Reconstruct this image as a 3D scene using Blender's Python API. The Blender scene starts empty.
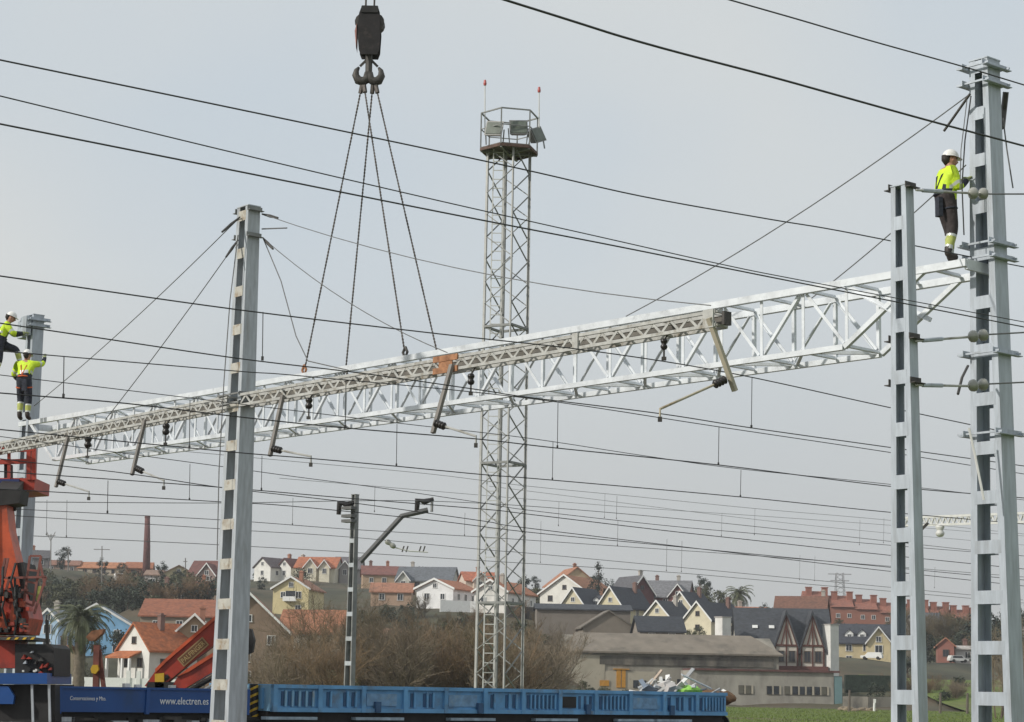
import bpy, bmesh, math, random
import numpy as np
from mathutils import Vector, Matrix
random.seed(7)
S = bpy.context.scene
COL = S.collection
R_ = math.radians

# ------------------------------------------------------------------ camera
CAM = Vector((0, 0, 1.9)); F = 2000.0; W_, H_ = 1024, 722
PITCH, ROLL = 9.34, 1.05
cam = bpy.data.cameras.new('camera'); cam.sensor_width = 36; cam.lens = 36*F/W_
cam.clip_start = 0.1; cam.clip_end = 12000
camo = bpy.data.objects.new('camera', cam); COL.objects.link(camo)
CR = Matrix.Rotation(R_(90+PITCH), 3, 'X') @ Matrix.Rotation(R_(ROLL), 3, 'Z')
camo.matrix_world = Matrix.Translation(CAM) @ CR.to_4x4()
S.camera = camo
S.render.resolution_x, S.render.resolution_y = W_, H_

# ------------------------------------------------------------------ sky, sun, exposure
SUN_AZ, SUN_EL = math.atan2(-0.86, -0.42), R_(30)
wd = bpy.data.worlds.new('World'); S.world = wd; wd.use_nodes = True
nt = wd.node_tree; bg = nt.nodes['Background']; bg.inputs[1].default_value = 0.1
sky = nt.nodes.new('ShaderNodeTexSky'); sky.sky_type = 'NISHITA'; sky.sun_disc = False
sky.sun_elevation = SUN_EL; sky.sun_rotation = SUN_AZ; sky.dust_density = 4; sky.air_density = 1.4
tc = nt.nodes.new('ShaderNodeTexCoord')
nz = nt.nodes.new('ShaderNodeTexNoise'); nz.inputs['Scale'].default_value = 3.2; nz.inputs['Detail'].default_value = 3
nt.links.new(tc.outputs['Generated'], nz.inputs['Vector'])
cr = nt.nodes.new('ShaderNodeMix'); cr.data_type = 'RGBA'
cr.inputs[6].default_value = (5.95, 6.6, 7.15, 1); cr.inputs[7].default_value = (6.85, 7.1, 7.1, 1)   # thin high cloud deck
mr = nt.nodes.new('ShaderNodeMapRange'); mr.inputs[1].default_value = 0.35; mr.inputs[2].default_value = 0.65
nt.links.new(nz.outputs[0], mr.inputs[0]); nt.links.new(mr.outputs[0], cr.inputs[0])
mx = nt.nodes.new('ShaderNodeMix'); mx.data_type = 'RGBA'; mx.inputs[0].default_value = 0.95
nt.links.new(sky.outputs[0], mx.inputs[6]); nt.links.new(cr.outputs[2], mx.inputs[7])
sx = nt.nodes.new('ShaderNodeSeparateXYZ'); nt.links.new(tc.outputs['Generated'], sx.inputs[0])
mh = nt.nodes.new('ShaderNodeMapRange'); mh.inputs[1].default_value = 0.02; mh.inputs[2].default_value = 0.2; mh.inputs[3].default_value = 1; mh.inputs[4].default_value = 0
nt.links.new(sx.outputs[2], mh.inputs[0])
hz = nt.nodes.new('ShaderNodeMix'); hz.data_type = 'RGBA'; hz.inputs[7].default_value = (5.3, 5.4, 5.35, 1)      # duller air near the horizon, all round
nt.links.new(mh.outputs[0], hz.inputs[0]); nt.links.new(mx.outputs[2], hz.inputs[6]); nt.links.new(hz.outputs[2], bg.inputs[0])
sd = bpy.data.lights.new('sun', 'SUN'); sd.energy = 3.0; sd.angle = R_(2.0); sd.color = (1, 0.95, 0.87)
so = bpy.data.objects.new('sun', sd); COL.objects.link(so)
sv = Vector((math.sin(SUN_AZ)*math.cos(SUN_EL), math.cos(SUN_AZ)*math.cos(SUN_EL), math.sin(SUN_EL)))
so.rotation_euler = sv.to_track_quat('Z', 'Y').to_euler(); so.location = sv*100
S.view_settings.view_transform = 'Standard'; S.view_settings.look = 'None'
S.view_settings.exposure = 0.0; S.view_settings.gamma = 1.0; S.view_settings.use_curve_mapping = False
S.render.engine = 'CYCLES'

# ------------------------------------------------------------------ measuring helpers (pixel of the photo + distance -> place)
def ray(x, y): return CR @ Vector(((x-W_/2)/F, -(y-H_/2)/F, -1))
def at(x, y, Y): d = ray(x, y); return CAM + d*(Y/d.y)
def atz(x, y, z): d = ray(x, y); return CAM + d*((z-CAM.z)/d.z)
def proj(p):
    q = CR.transposed() @ (Vector(p)-CAM); return (W_/2-F*q.x/q.z, H_/2+F*q.y/q.z)
AL = R_(50); U = Vector((math.sin(AL), math.cos(AL), 0)); N = Vector((math.cos(AL), -math.sin(AL), 0)); Z = Vector((0, 0, 1))
def onplane(x, y, Y512):
    """place on the vertical plane that runs along the tracks and is Y512 m ahead of the camera on its axis"""
    d = ray(x, y); c = N.x*0 + N.y*Y512
    return CAM + d*(c/(N.x*d.x+N.y*d.y))

# ------------------------------------------------------------------ materials
MATS = {}
def mat(name, col, rough=.6, metal=0., var=.12, scale=3., bump=0., dirt=None, dscale=.6, dlo=.52, dhi=.7, stretch=(1, 1, 1), spec=.5, trans=0):
    if name in MATS: return MATS[name]
    m = bpy.data.materials.new(name); m.use_nodes = True; t = m.node_tree; b = t.nodes['Principled BSDF']
    L = t.links.new; nd = t.nodes.new
    co = nd('ShaderNodeTexCoord'); mp = nd('ShaderNodeMapping'); mp.inputs['Scale'].default_value = stretch
    L(co.outputs['Object'], mp.inputs['Vector'])
    oi = nd('ShaderNodeObjectInfo'); ad = nd('ShaderNodeVectorMath'); ad.operation = 'ADD'
    sc = nd('ShaderNodeVectorMath'); sc.operation = 'SCALE'; sc.inputs['Scale'].default_value = 37
    cb = nd('ShaderNodeCombineXYZ'); L(oi.outputs['Random'], cb.inputs[0]); L(oi.outputs['Random'], cb.inputs[1])
    L(cb.outputs[0], sc.inputs[0]); L(mp.outputs[0], ad.inputs[0]); L(sc.outputs[0], ad.inputs[1])
    n = nd('ShaderNodeTexNoise'); n.inputs['Scale'].default_value = scale; n.inputs['Detail'].default_value = 5; L(ad.outputs[0], n.inputs['Vector'])
    mx = nd('ShaderNodeMix'); mx.data_type = 'RGBA'
    c = Vector(col[:3]); mx.inputs[6].default_value = (*(c*(1-var)), 1); mx.inputs[7].default_value = (*(c*(1+var)), 1)
    m1 = nd('ShaderNodeMapRange'); m1.inputs[1].default_value = .3; m1.inputs[2].default_value = .7; L(n.outputs[0], m1.inputs[0]); L(m1.outputs[0], mx.inputs[0])
    out = mx.outputs[2]
    if dirt:
        n2 = nd('ShaderNodeTexNoise'); n2.inputs['Scale'].default_value = dscale; n2.inputs['Detail'].default_value = 8; n2.inputs['Roughness'].default_value = .65; L(ad.outputs[0], n2.inputs['Vector'])
        m2 = nd('ShaderNodeMapRange'); m2.inputs[1].default_value = dlo; m2.inputs[2].default_value = dhi; L(n2.outputs[0], m2.inputs[0])
        mm = nd('ShaderNodeMix'); mm.data_type = 'RGBA'; L(m2.outputs[0], mm.inputs[0]); L(out, mm.inputs[6]); mm.inputs[7].default_value = (*dirt, 1); out = mm.outputs[2]
    L(out, b.inputs['Base Color']); b.inputs['Roughness'].default_value = rough; b.inputs['Metallic'].default_value = metal
    b.inputs['Specular IOR Level'].default_value = spec
    if bump:
        bp = nd('ShaderNodeBump'); bp.inputs['Strength'].default_value = bump; bp.inputs['Distance'].default_value = .05; L(n.outputs[0], bp.inputs['Height']); L(bp.outputs[0], b.inputs['Normal'])
    MATS[name] = m; return m
def mcol(c, kind='wall'):
    k = kind+'_%02d%02d%02d' % tuple(int(v*99) for v in c)
    if kind == 'roof': return mat(k, c, .85, var=.28, scale=1.6, bump=.4, dirt=tuple(v*.55+.02 for v in c), dscale=.5, stretch=(1, 1, 2))
    return mat(k, c, .85, var=.08, scale=.8, dirt=tuple(v*.7 for v in c), dscale=.35, dlo=.55, dhi=.8)
galv = mat('galvanised_steel', (.42, .45, .48), .55, .12, .16, 5., dirt=(.26, .26, .255), dscale=1.8, dlo=.52, dhi=.8, stretch=(3, 3, .5))
galvb = mat('weathered_batten_steel', (.47, .455, .405), .6, .1, .15, 6., dirt=(.27, .19, .11), dscale=5., dlo=.5, dhi=.68)
galvr = mat('new_mast_steel', (.415, .455, .505), .5, .2, .14, 4., dirt=(.27, .285, .3), dscale=1.6, dlo=.5, dhi=.78, stretch=(3.5, 3.5, .5))
truss_w = mat('bright_zinc_truss', (.68, .71, .74), .42, .15, .1, 4., dirt=(.42, .44, .46), dscale=3., dlo=.52, dhi=.75)
oldbeam = mat('old_beam_steel', (.43, .43, .41), .7, .1, .18, 6., dirt=(.2, .17, .12), dscale=4.)
rust = mat('rust_orange', (.34, .165, .085), .85, 0, .35, 9., dirt=(.2, .08, .04), dscale=8.)
darkst = mat('dark_steel', (.07, .065, .06), .6, .3, .25, 8.)
towerst = mat('tower_steel', (.22, .225, .22), .6, .2, .2, 4.)
towerl = mat('tower_leg_steel', (.37, .37, .36), .55, .2, .15, 4.)
wirem = mat('wire_dark', (.045, .045, .046), .6, .3, .2, 10)
wiref = mat('wire_grey', (.16, .16, .16), .6, .3, .2, 10)
blackm = mat('black_insulator', (.02, .017, .016), .35, 0, .2, 10)
glassi = mat('glass_insulator', (.3, .3, .27), .12, 0, .15, 10)
ropem = mat('steel_sling', (.12, .105, .095), .6, .3, .5, 60)
white = mat('white_paint', (.78, .78, .76), .6, 0, .05, 2.)
woff = mat('white_metal', (.62, .62, .6), .5, 0, .1, 3.)
blue_w = mat('wagon_blue', (.12, .32, .56), .6, 0, .22, 1.5, dirt=(.13, .125, .12), dscale=1.9, dlo=.52, dhi=.8)
blue_l = mat('wagon_light_blue', (.2, .4, .58), .55, 0, .14, 2., dirt=(.25, .3, .33), dscale=2.)
blue_d = mat('wagon_shade_and_latch_blue', (.03, .09, .19), .6, 0, .2, 2.)  # darker blue: painted shade of the side slots, also the latches
blue_e = mat('works_blue', (.012, .07, .25), .4, 0, .1, 1.2, dirt=(.02, .06, .16), dscale=1.)
blackf = mat('black_underframe', (.018, .017, .017), .7, 0, .3, 4.)
orange = mat('crane_orange', (.5, .085, .03), .5, 0, .2, 2., dirt=(.2, .045, .025), dscale=2.2, dlo=.48, dhi=.72)
redm = mat('loader_red', (.36, .04, .022), .5, 0, .2, 2., dirt=(.14, .025, .02), dscale=2.4, dlo=.48, dhi=.72)
purple = mat('railing_red_brown', (.2, .07, .055), .6, 0, .2, 5.)
yellow = mat('yellow_paint', (.6, .38, .03), .5, 0, .1, 4.)
pane_m = mat('window_glass', (.03, .035, .045), .12, 0, .3, 1.)
frame_m = mat('window_frame_white', (.72, .72, .7), .6, 0, .04, 2.)
framed = mat('window_frame_dark', (.12, .09, .07), .6, 0, .1, 2.)
hivis = mat('hivis_yellow', (.58, .78, .03), .7, 0, .12, 14., bump=.4)
navy = mat('navy_cloth', (.024, .028, .042), .85, 0, .3, 14., bump=.4)
brownc = mat('brown_trousers', (.042, .033, .034), .85, 0, .3, 14., bump=.4)
bandm = mat('reflective_band', (.6, .63, .6), .35, .2, .06, 10.)
lime = mat('faded_lime_cloth', (.42, .46, .13), .8, 0, .2, 14.)
skinm = mat('skin', (.42, .22, .15), .55, 0, .08, 14.)
bootm = mat('boot_leather', (.03, .022, .018), .6, 0, .2, 14.)
hairm = mat('dark_hair', (.02, .015, .012), .7)
glovem = mat('work_glove', (.3, .34, .16), .8, 0, .2, 14.)
barkm = mat('bark', (.1, .075, .055), .9, 0, .3, 6.)
twigs = [mat('twig_brown', (.2, .135, .078), .9, 0, .3, .5), mat('twig_olive', (.13, .1, .055), .9, 0, .3, .5), mat('twig_grey', (.19, .15, .105), .9, 0, .3, .5)]
leafs = [mat('leaf_dark', (.03, .042, .024), .7, 0, .5, .9), mat('leaf_olive', (.065, .07, .03), .7, 0, .45, .9), mat('leaf_conifer', (.018, .03, .02), .7, 0, .45, .9)]
palmm = mat('palm_leaf', (.1, .11, .055), .6, 0, .4, .8)
palmt = mat('palm_trunk', (.15, .12, .09), .9, 0, .3, 3., bump=.6)

# ------------------------------------------------------------------ mesh helper
class MB:
    def __init__(s): s.v = []; s.f = []
    def add(s, vs, fs):
        o = len(s.v); s.v += [tuple(v) for v in vs]; s.f += [tuple(i+o for i in f) for f in fs]; return s
    def box(s, c, d, M=None):
        c = Vector(c); vs = []
        for z in (-.5, .5):
            for x, y in ((-.5, -.5), (.5, -.5), (.5, .5), (-.5, .5)):
                p = Vector((x*d[0], y*d[1], z*d[2])); p = M @ p if M else p; vs.append(c+p)
        return s.add(vs, [(3, 2, 1, 0), (4, 5, 6, 7), (0, 1, 5, 4), (1, 2, 6, 5), (2, 3, 7, 6), (3, 0, 4, 7)])
    def bar(s, a, b, w, h=None, up=Z):
        a = Vector(a); b = Vector(b); h = h or w; d = (b-a).normalized(); up = Vector(up)
        if abs(d.dot(up)) > .98: up = Vector((1, 0, 0)) if abs(d.x) < .9 else Vector((0, 1, 0))
        x = d.cross(up).normalized(); y = x.cross(d); vs = []
        for p in (a, b):
            for i, j in ((-.5, -.5), (.5, -.5), (.5, .5), (-.5, .5)): vs.append(p+x*(i*w)+y*(j*h))
        return s.add(vs, [(0, 1, 2, 3), (7, 6, 5, 4), (4, 5, 1, 0), (5, 6, 2, 1), (6, 7, 3, 2), (7, 4, 0, 3)])
    def angle(s, a, b, w, t=.012, up=Z, flip=1):
        """an L-section bar"""
        a = Vector(a); b = Vector(b); d = (b-a).normalized(); up = Vector(up)
        if abs(d.dot(up)) > .98: up = Vector((1, 0, 0))
        x = d.cross(up).normalized()*flip; y = up - d*up.dot(d); y.normalize()
        pr = [(0, 0), (w, 0), (w, t), (t, t), (t, w), (0, w)]
        return s.sweep([a, b], [(x, y)]*2, pr, True)
    def sweep(s, pts, fr, pr, caps=True):
        n = len(pr); o = len(s.v)
        for p, (x, y) in zip(pts, fr): s.v += [tuple(Vector(p)+x*i+y*j) for i, j in pr]
        for k in range(len(pts)-1):
            for i in range(n):
                j = (i+1) % n; s.f.append((o+k*n+i, o+k*n+j, o+(k+1)*n+j, o+(k+1)*n+i))
        if caps: s.f.append(tuple(o+i for i in range(n))[::-1]); s.f.append(tuple(o+(len(pts)-1)*n+i for i in range(n)))
        return s
    def tube(s, pts, r, n=6, caps=True):
        pts = [Vector(p) for p in pts]; rs = r if isinstance(r, (list, tuple)) else [r]*len(pts)
        o = len(s.v); px = None
        for k, p in enumerate(pts):
            d = (pts[min(k+1, len(pts)-1)]-pts[max(k-1, 0)]).normalized()
            if px is None: px = d.orthogonal().normalized()
            x = (px-d*px.dot(d)); x = x.normalized() if x.length > 1e-4 else d.orthogonal().normalized(); px = x; y = d.cross(x)
            for i in range(n):
                a = 2*math.pi*i/n; s.v.append(tuple(p+(x*math.cos(a)+y*math.sin(a))*rs[k]))
        for k in range(len(pts)-1):
            for i in range(n):
                j = (i+1) % n; s.f.append((o+k*n+i, o+k*n+j, o+(k+1)*n+j, o+(k+1)*n+i))
        if caps: s.f.append(tuple(o+i for i in range(n))[::-1]); s.f.append(tuple(o+(len(pts)-1)*n+i for i in range(n)))
        return s
    def prism(s, poly, a, b):
        """poly: 3D outline points (planar), extruded from offset a to offset b (vectors)"""
        n = len(poly); a = Vector(a); b = Vector(b)
        vs = [Vector(p)+a for p in poly]+[Vector(p)+b for p in poly]
        return s.add(vs, [tuple(range(n))[::-1], tuple(range(n, 2*n))]+[(i, (i+1) % n, n+(i+1) % n, n+i) for i in range(n)])
    def quad(s, a, b, c, d): return s.add([a, b, c, d], [(0, 1, 2, 3)])
    def mesh(s, name, m, off=None, smooth=False):
        me = bpy.data.meshes.new(name)
        vs = s.v if off is None else [(v[0]-off[0], v[1]-off[1], v[2]-off[2]) for v in s.v]
        me.from_pydata(vs, [], s.f); me.update()
        if m: me.materials.append(m)
        if smooth: me.polygons.foreach_set('use_smooth', [True]*len(me.polygons))
        return me
    def build(s, name, m, parent=None, off=None, smooth=False):
        o = bpy.data.objects.new(name, s.mesh(name, m, off, smooth)); COL.objects.link(o)
        if parent: o.parent = parent
        elif off is not None: o.location = off
        return o
def inst(name, me, parent=None, loc=(0, 0, 0), rot=(0, 0, 0), sc=None):
    o = bpy.data.objects.new(name, me); COL.objects.link(o); o.parent = parent; o.location = loc; o.rotation_euler = rot
    if sc: o.scale = sc
    return o
def tag(o, label=None, cat=None, group=None, kind=None):
    if label: o['label'] = label
    if cat: o['category'] = cat
    if group: o['group'] = group
    if kind: o['kind'] = kind
    return o
def thing(name, label, cat, loc=(0, 0, 0), rz=0, group=None):
    o = bpy.data.objects.new(name, None); COL.objects.link(o); o.location = loc; o.rotation_euler = (0, 0, rz); o.empty_display_size = .3
    return tag(o, label, cat, group)
def copy_tree(o, parent=None):
    c = o.copy(); COL.objects.link(c); c.parent = parent
    for ch in list(o.children): copy_tree(ch, c)
    return c

# ------------------------------------------------------------------ the setting: ground, tracks, hillside
def grass_ground():
    m = bpy.data.materials.new('field_ground'); m.use_nodes = True; t = m.node_tree; b = t.nodes['Principled BSDF']; L = t.links.new; nd = t.nodes.new
    co = nd('ShaderNodeTexCoord')
    def noise(sc, de=6): n = nd('ShaderNodeTexNoise'); n.inputs['Scale'].default_value = sc; n.inputs['Detail'].default_value = de; L(co.outputs['Object'], n.inputs['Vector']); return n
    def mix(f, a, c2, lo, hi):
        r = nd('ShaderNodeMapRange'); r.inputs[1].default_value = lo; r.inputs[2].default_value = hi; L(f, r.inputs[0])
        x = nd('ShaderNodeMix'); x.data_type = 'RGBA'; L(r.outputs[0], x.inputs[0])
        if isinstance(a, tuple): x.inputs[6].default_value = (*a, 1)
        else: L(a, x.inputs[6])
        x.inputs[7].default_value = (*c2, 1); return x.outputs[2]
    a = mix(noise(.06).outputs[0], (.115, .17, .024), (.135, .16, .036), .4, .62)
    a = mix(noise(.9).outputs[0], a, (.05, .065, .02), .5, .75)
    a = mix(noise(.035).outputs[0], a, (.13, .1, .06), .56, .68)
    L(a, b.inputs['Base Color']); b.inputs['Roughness'].default_value = .95
    bp = nd('ShaderNodeBump'); bp.inputs['Strength'].default_value = .8; bp.inputs['Distance'].default_value = .3; L(noise(2.5).outputs[0], bp.inputs['Height']); L(bp.outputs[0], b.inputs['Normal'])
    return m
gm = grass_ground()
g = MB(); g.quad((-6000, -600, 0), (6000, -600, 0), (6000, 9000, 0), (-6000, 9000, 0))
tag(g.build('ground', gm), 'flat grassy field beside the railway yard', kind='structure')

def track_pt(px, Y512): return onplane(px, 690, Y512)
TRACKS = [27, 32.5, 37.6, 43.2]
TR_CON = 36.6                                 # the works train's track, from its crane at (-11.1, 46)
TRAIN0 = Vector((-11.1, 46, 0))
def along(P, t, n=0, z=0): return Vector(P)+U*t+N*n+Z*z
ballast = mat('ballast', (.16, .14, .125), .95, 0, .4, 9., bump=.8)
railm = mat('rail_steel', (.11, .085, .07), .5, .4, .3, 6.)
bed = MB(); B0 = TRAIN0
for a, b, z in ((-3.2, 24, .18),):
    P = [along(B0, -40, a, 0), along(B0, -40, a+.5, z), along(B0, -40, b-.5, z), along(B0, -40, b, 0)]
    Q = [p+U*150 for p in P]
    for i in range(3): bed.quad(P[i], P[i+1], Q[i+1], Q[i])
tag(bed.build('ballast_bed', ballast), 'grey crushed stone bed under the yard tracks', kind='structure')
for k in range(5):
    for s in (-.72, .72):
        n0 = k*4.6+s; r = MB(); r.bar(along(B0, -40, n0, .33), along(B0, 110, n0, .33), .07, .15)
        tag(r.build('rail', railm), 'brown steel running rail on the ballast bed', kind='structure')

# ---- houses, measured: label, name, mode(g gable to us / e eaves to us), px left, px right, ridge y, eave y, base y, distance, other side (m), turn, wall, roof, options
CREAM = (.64, .58, .42); WHT = (.7, .69, .65); TAN = (.34, .25, .16); SLATE = (.05, .055, .068); ORA = (.36, .13, .06); BRN = (.2, .09, .055); MAR = (.12, .05, .045); YEL = (.55, .46, .27); GRY = (.16, .16, .165)
HS = [
 ('white two storey house with bright orange roof beside the palm', 'house', 'g', 114, 151, 625, 650, 679, 300, 9, -42, WHT, (.4, .13, .05), dict(porch=1)),
 ('tan house with white trimmed gable behind the red loader jib', 'house', 'g', 171, 213, 617, 637, 684, 305, 13, 6, TAN, (.3, .12, .065), dict(verge=1)),
 ('wide house with large brown hipped roof above the orange roofed one', 'house', 'e', 146, 222, 601, 618, 636, 350, 14, 2, (.3, .24, .18), (.27, .1, .055), {}),
 ('low pale tan house with brown roof on the upper left slope', 'house', 'e', 155, 200, 585, 593, 604, 420, 9, -8, (.5, .42, .28), (.2, .1, .06), {}),
 ('small dark roofed house between mast and low tan house', 'house', 'e', 196, 224, 583, 592, 606, 430, 9, 5, (.34, .26, .2), (.2, .09, .06), {}),
 ('yellow house with brown gable roof on the left skyline', 'house', 'g', 163, 193, 566, 574, 590, 520, 12, 10, (.5, .42, .26), (.2, .13, .09), {}),
 ('pale lilac wing of a house left of the yellow one', 'house', 'e', 147, 163, 571, 576, 590, 525, 8, 0, (.5, .46, .45), (.26, .17, .13), {}),
 ('sky blue gabled house with pale verge behind the palm', 'house', 'g', 57, 131, 606, 627, 656, 345, 12, 4, (.24, .47, .7), (.2, .25, .3), dict(verge=1)),
 ('light blue bay house with white gable left of the palm', 'house', 'g', 35, 57, 611, 622, 655, 330, 9, -6, (.42, .58, .75), (.25, .28, .3), dict(verge=1)),
 ('cream cottage partly hidden behind the palm trunk', 'house', 'e', 46, 68, 647, 652, 682, 300, 8, 0, (.6, .52, .34), BRN, {}),
 ('dark hip roofed house on the far left skyline', 'house', 'e', 26, 48, 551, 559, 568, 600, 10, 10, (.2, .18, .18), (.1, .095, .1), dict(chim=[.2])),
 ('brownish long low house on the left skyline', 'house', 'e', 47, 80, 561, 566, 574, 640, 9, 4, (.28, .2, .16), (.26, .13, .09), {}),
 ('low house with orange roof left of the brick chimney', 'house', 'e', 82, 124, 563, 569, 576, 640, 10, -4, (.42, .36, .28), (.42, .18, .09), {}),
 ('small orange brick house right beside the tall chimney', 'house', 'e', 127, 152, 563, 569, 578, 610, 9, 6, (.38, .18, .11), (.33, .13, .07), dict(chim=[-.3])),
 ('maroon roofed houses block half behind the left mast', 'house', 'e', 194, 232, 562, 577, 588, 500, 11, -10, (.3, .22, .2), (.16, .07, .06), dict(bays=[(.05, .45)])),
 ('white gabled house with charcoal roof leftmost on centre skyline', 'house', 'g', 253, 271, 558, 567, 580, 560, 14, -38, WHT, (.11, .09, .095), dict(chim=[.2])),
 ('white gabled house with maroon roof on centre skyline', 'house', 'g', 277, 291, 559, 567, 580, 560, 12, -36, WHT, MAR, {}),
 ('house with bright orange roof and twin dormer gables on skyline', 'house', 'e', 299, 339, 558, 569, 582, 560, 12, -6, (.62, .58, .46), (.4, .14, .07), dict(bays=[(-.1, .3), (.25, .25)])),
 ('grey roofed house right of the twin dormer gables', 'house', 'e', 336, 362, 558, 570, 584, 565, 11, 0, (.3, .28, .27), (.14, .13, .14), dict(bays=[(-.1, .4)])),
 ('pale yellow house with shallow gable above the thicket', 'house', 'g', 272, 308, 578, 589, 616, 420, 13, -9, (.62, .53, .3), (.33, .16, .1), dict(verge=1, balc=1)),
 ('brown brick house with white verge right of the left mast', 'house', 'g', 206, 286, 596, 633, 686, 290, 12, 3, (.24, .17, .12), (.3, .13, .08), dict(verge=1)),
 ('long orange roofed house with white wall behind bare trees', 'house', 'e', 284, 350, 612, 634, 650, 335, 10, -6, WHT, (.3, .13, .07), {}),
 ('small pale house half sunk in the thicket below the street lamp mast', 'house', 'e', 362, 398, 630, 640, 655, 330, 9, 4, (.5, .47, .4), (.27, .15, .1), {}),
 ('white single storey house with orange roof above the thicket', 'house', 'g', 416, 453, 580, 589, 606, 420, 12, -24, (.76, .76, .76), (.38, .15, .08), dict(verge=1)),
 ('white house with orange roof seen through the lattice tower', 'house', 'g', 474, 507, 581, 592, 611, 410, 16, -22, (.72, .7, .66), (.42, .17, .09), dict(verge=1)),
 ('white and orange house peeking above the tower house', 'house', 'e', 462, 496, 573, 582, 592, 500, 10, 12, (.6, .5, .42), (.4, .14, .08), dict(bays=[(-.1, .4)])),
 ('long grey slate roof on the centre skyline', 'house', 'e', 400, 455, 568, 582, 592, 520, 12, -8, (.5, .5, .45), (.13, .14, .155), dict(bays=[(-.35, .22)], chim=[.3])),
 ('maroon roofed house right of the street lamp mast', 'house', 'e', 362, 404, 567, 576, 588, 530, 11, 6, (.42, .3, .2), (.2, .085, .07), dict(chim=[.3, -.1])),
 ('low house with terracotta roof above the thicket', 'house', 'e', 372, 412, 584, 593, 604, 450, 9, 0, (.4, .28, .2), (.34, .16, .1), {}),
 ('white gabled villa with rust orange roof right of the tower', 'house', 'g', 540, 588, 576, 594, 614, 480, 20, -25, (.74, .72, .66), (.33, .15, .08), dict(verge=1)),
 ('taller tiled villa with grey chimney behind the white gable', 'house', 'g', 556, 598, 568, 585, 604, 520, 14, 12, (.5, .38, .24), (.36, .16, .09), dict(chim=[.1])),
 ('first cream gabled slate roofed house right of the villa', 'house', 'g', 561, 584, 589, 606, 630, 455, 11, -30, CREAM, SLATE, dict(verge=1)),
 ('cream gabled slate roofed house with long roof below the conifer', 'house', 'g', 598, 622, 588, 607, 630, 450, 13, -33, (.62, .56, .38), SLATE, dict(verge=1, chim=[.25])),
 ('low cream wing with white dormers between two cream gables', 'house', 'e', 578, 604, 597, 609, 628, 462, 9, -6, (.6, .57, .46), (.06, .063, .075), dict(dorm=[-.2, .2])),
 ('maroon gabled house with slate roof behind the row of cream gables', 'house', 'g', 630, 654, 577, 594, 620, 490, 12, 24, (.14, .06, .06), (.1, .1, .11), dict(verge=1, chim=[-.3])),
 ('grey roofed house with two brick chimneys behind the row houses', 'house', 'e', 648, 690, 582, 598, 620, 505, 11, -14, (.2, .09, .08), (.17, .17, .18), dict(chim=[-.2, .3], bays=[(.3, .4)])),
 ('cream gabled slate roofed house in the middle of the slope', 'house', 'g', 646, 668, 602, 616, 632, 446, 10, -36, CREAM, (.055, .06, .07), dict(verge=1)),
 ('cream gabled slate roofed house with taller roof before the chimneys', 'house', 'g', 670, 691, 593, 608, 630, 458, 12, -30, (.6, .55, .42), SLATE, dict(verge=1)),
 ('cream gabled slate roofed house left of the far palm', 'house', 'g', 685, 710, 603, 620, 637, 438, 14, -38, (.66, .6, .44), (.045, .05, .062), dict(verge=1, chim=[.3])),
 ('small red roofed house below the far palm', 'house', 'e', 722, 766, 608, 615, 630, 455, 9, 8, (.5, .42, .36), (.4, .17, .1), {}),
 ('dark roofed low annex behind the long shed', 'house', 'e', 636, 680, 618, 632, 645, 345, 8, 5, (.25, .22, .19), (.04, .045, .055), {}),
 ('grey rubble gable ruin above the shed roof', 'house', 'g', 583, 634, 612, 628, 650, 350, 8, 6, (.22, .19, .155), (.17, .15, .125), dict(nowin=1)),
 ('weathered grey low house at the left end of the shed', 'house', 'e', 536, 628, 606, 611, 640, 360, 7, 2, (.2, .175, .15), (.06, .06, .062), dict(nowin=1)),
 ('half timbered chalet with charcoal roof and cream side gable', 'chalet', 'e', 736, 826, 611, 646, 668, 342, 12, -3, (.6, .57, .5), (.055, .057, .065), dict(chalet=1)),
 ('brown roofed house behind the half timbered chalet', 'house', 'e', 778, 826, 598, 620, 640, 430, 12, -14, (.5, .42, .35), (.17, .085, .06), dict(chim=[-.42])),
 ('pale yellow house with front gable and white dormers right of chalet', 'house', 'e', 836, 890, 626, 644, 666, 420, 11, -4, (.56, .47, .29), SLATE, dict(bays=[(.22, .42)], dorm=[-.28, -.05])),
 ('dark slate house between the two right hand masts', 'house', 'e', 912, 940, 614, 628, 646, 520, 11, 20, (.2, .2, .2), (.1, .11, .13), {}),
 ('small red brick house with orange roof near the right mast', 'house', 'g', 938, 954, 639, 646, 662, 420, 9, -10, (.3, .13, .1), (.36, .16, .1), {}),
 ('low pale long shed next to the red brick house', 'house', 'e', 952, 976, 647, 650, 662, 425, 7, 0, (.55, .52, .5), (.5, .47, .44), {}),
]
TERR = [(-60, 704, 262), (150, 696, 268), (330, 697, 262), (560, 703, 275), (900, 706, 275), (1100, 709, 275), (700, 704.5, 300), (760, 704.5, 302), (840, 705, 302), (620, 700, 318), (870, 690, 330), (940, 686, 335), (1010, 690, 340), (1080, 680, 380),
        (-80, 600, 480), (-40, 575, 640), (30, 630, 400), (90, 605, 470), (120, 590, 540), (470, 628, 370), (420, 660, 300), (380, 660, 305), (500, 652, 320), (1000, 652, 480), (940, 645, 520), (1060, 640, 560), (880, 634, 560), (830, 628, 590), (700, 604, 560), (560, 590, 600), (420, 583, 640), (250, 580, 640), (100, 575, 720), (700, 640, 900), (300, 630, 900), (0, 640, 900), (1000, 660, 900)]
CP = [at(a, b, y) for a, b, y in TERR]
HL = []
for h in HS:
    _, _, mode, xl, xr, ry, ey, by, Y, oth, rot = h[:11]
    P = at((xl+xr)/2, by, Y)
    if mode == 'g': P = P+Vector((-math.sin(R_(rot)), math.cos(R_(rot)), 0))*(oth/2)
    HL.append(P); CP.append(P.copy())
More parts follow.
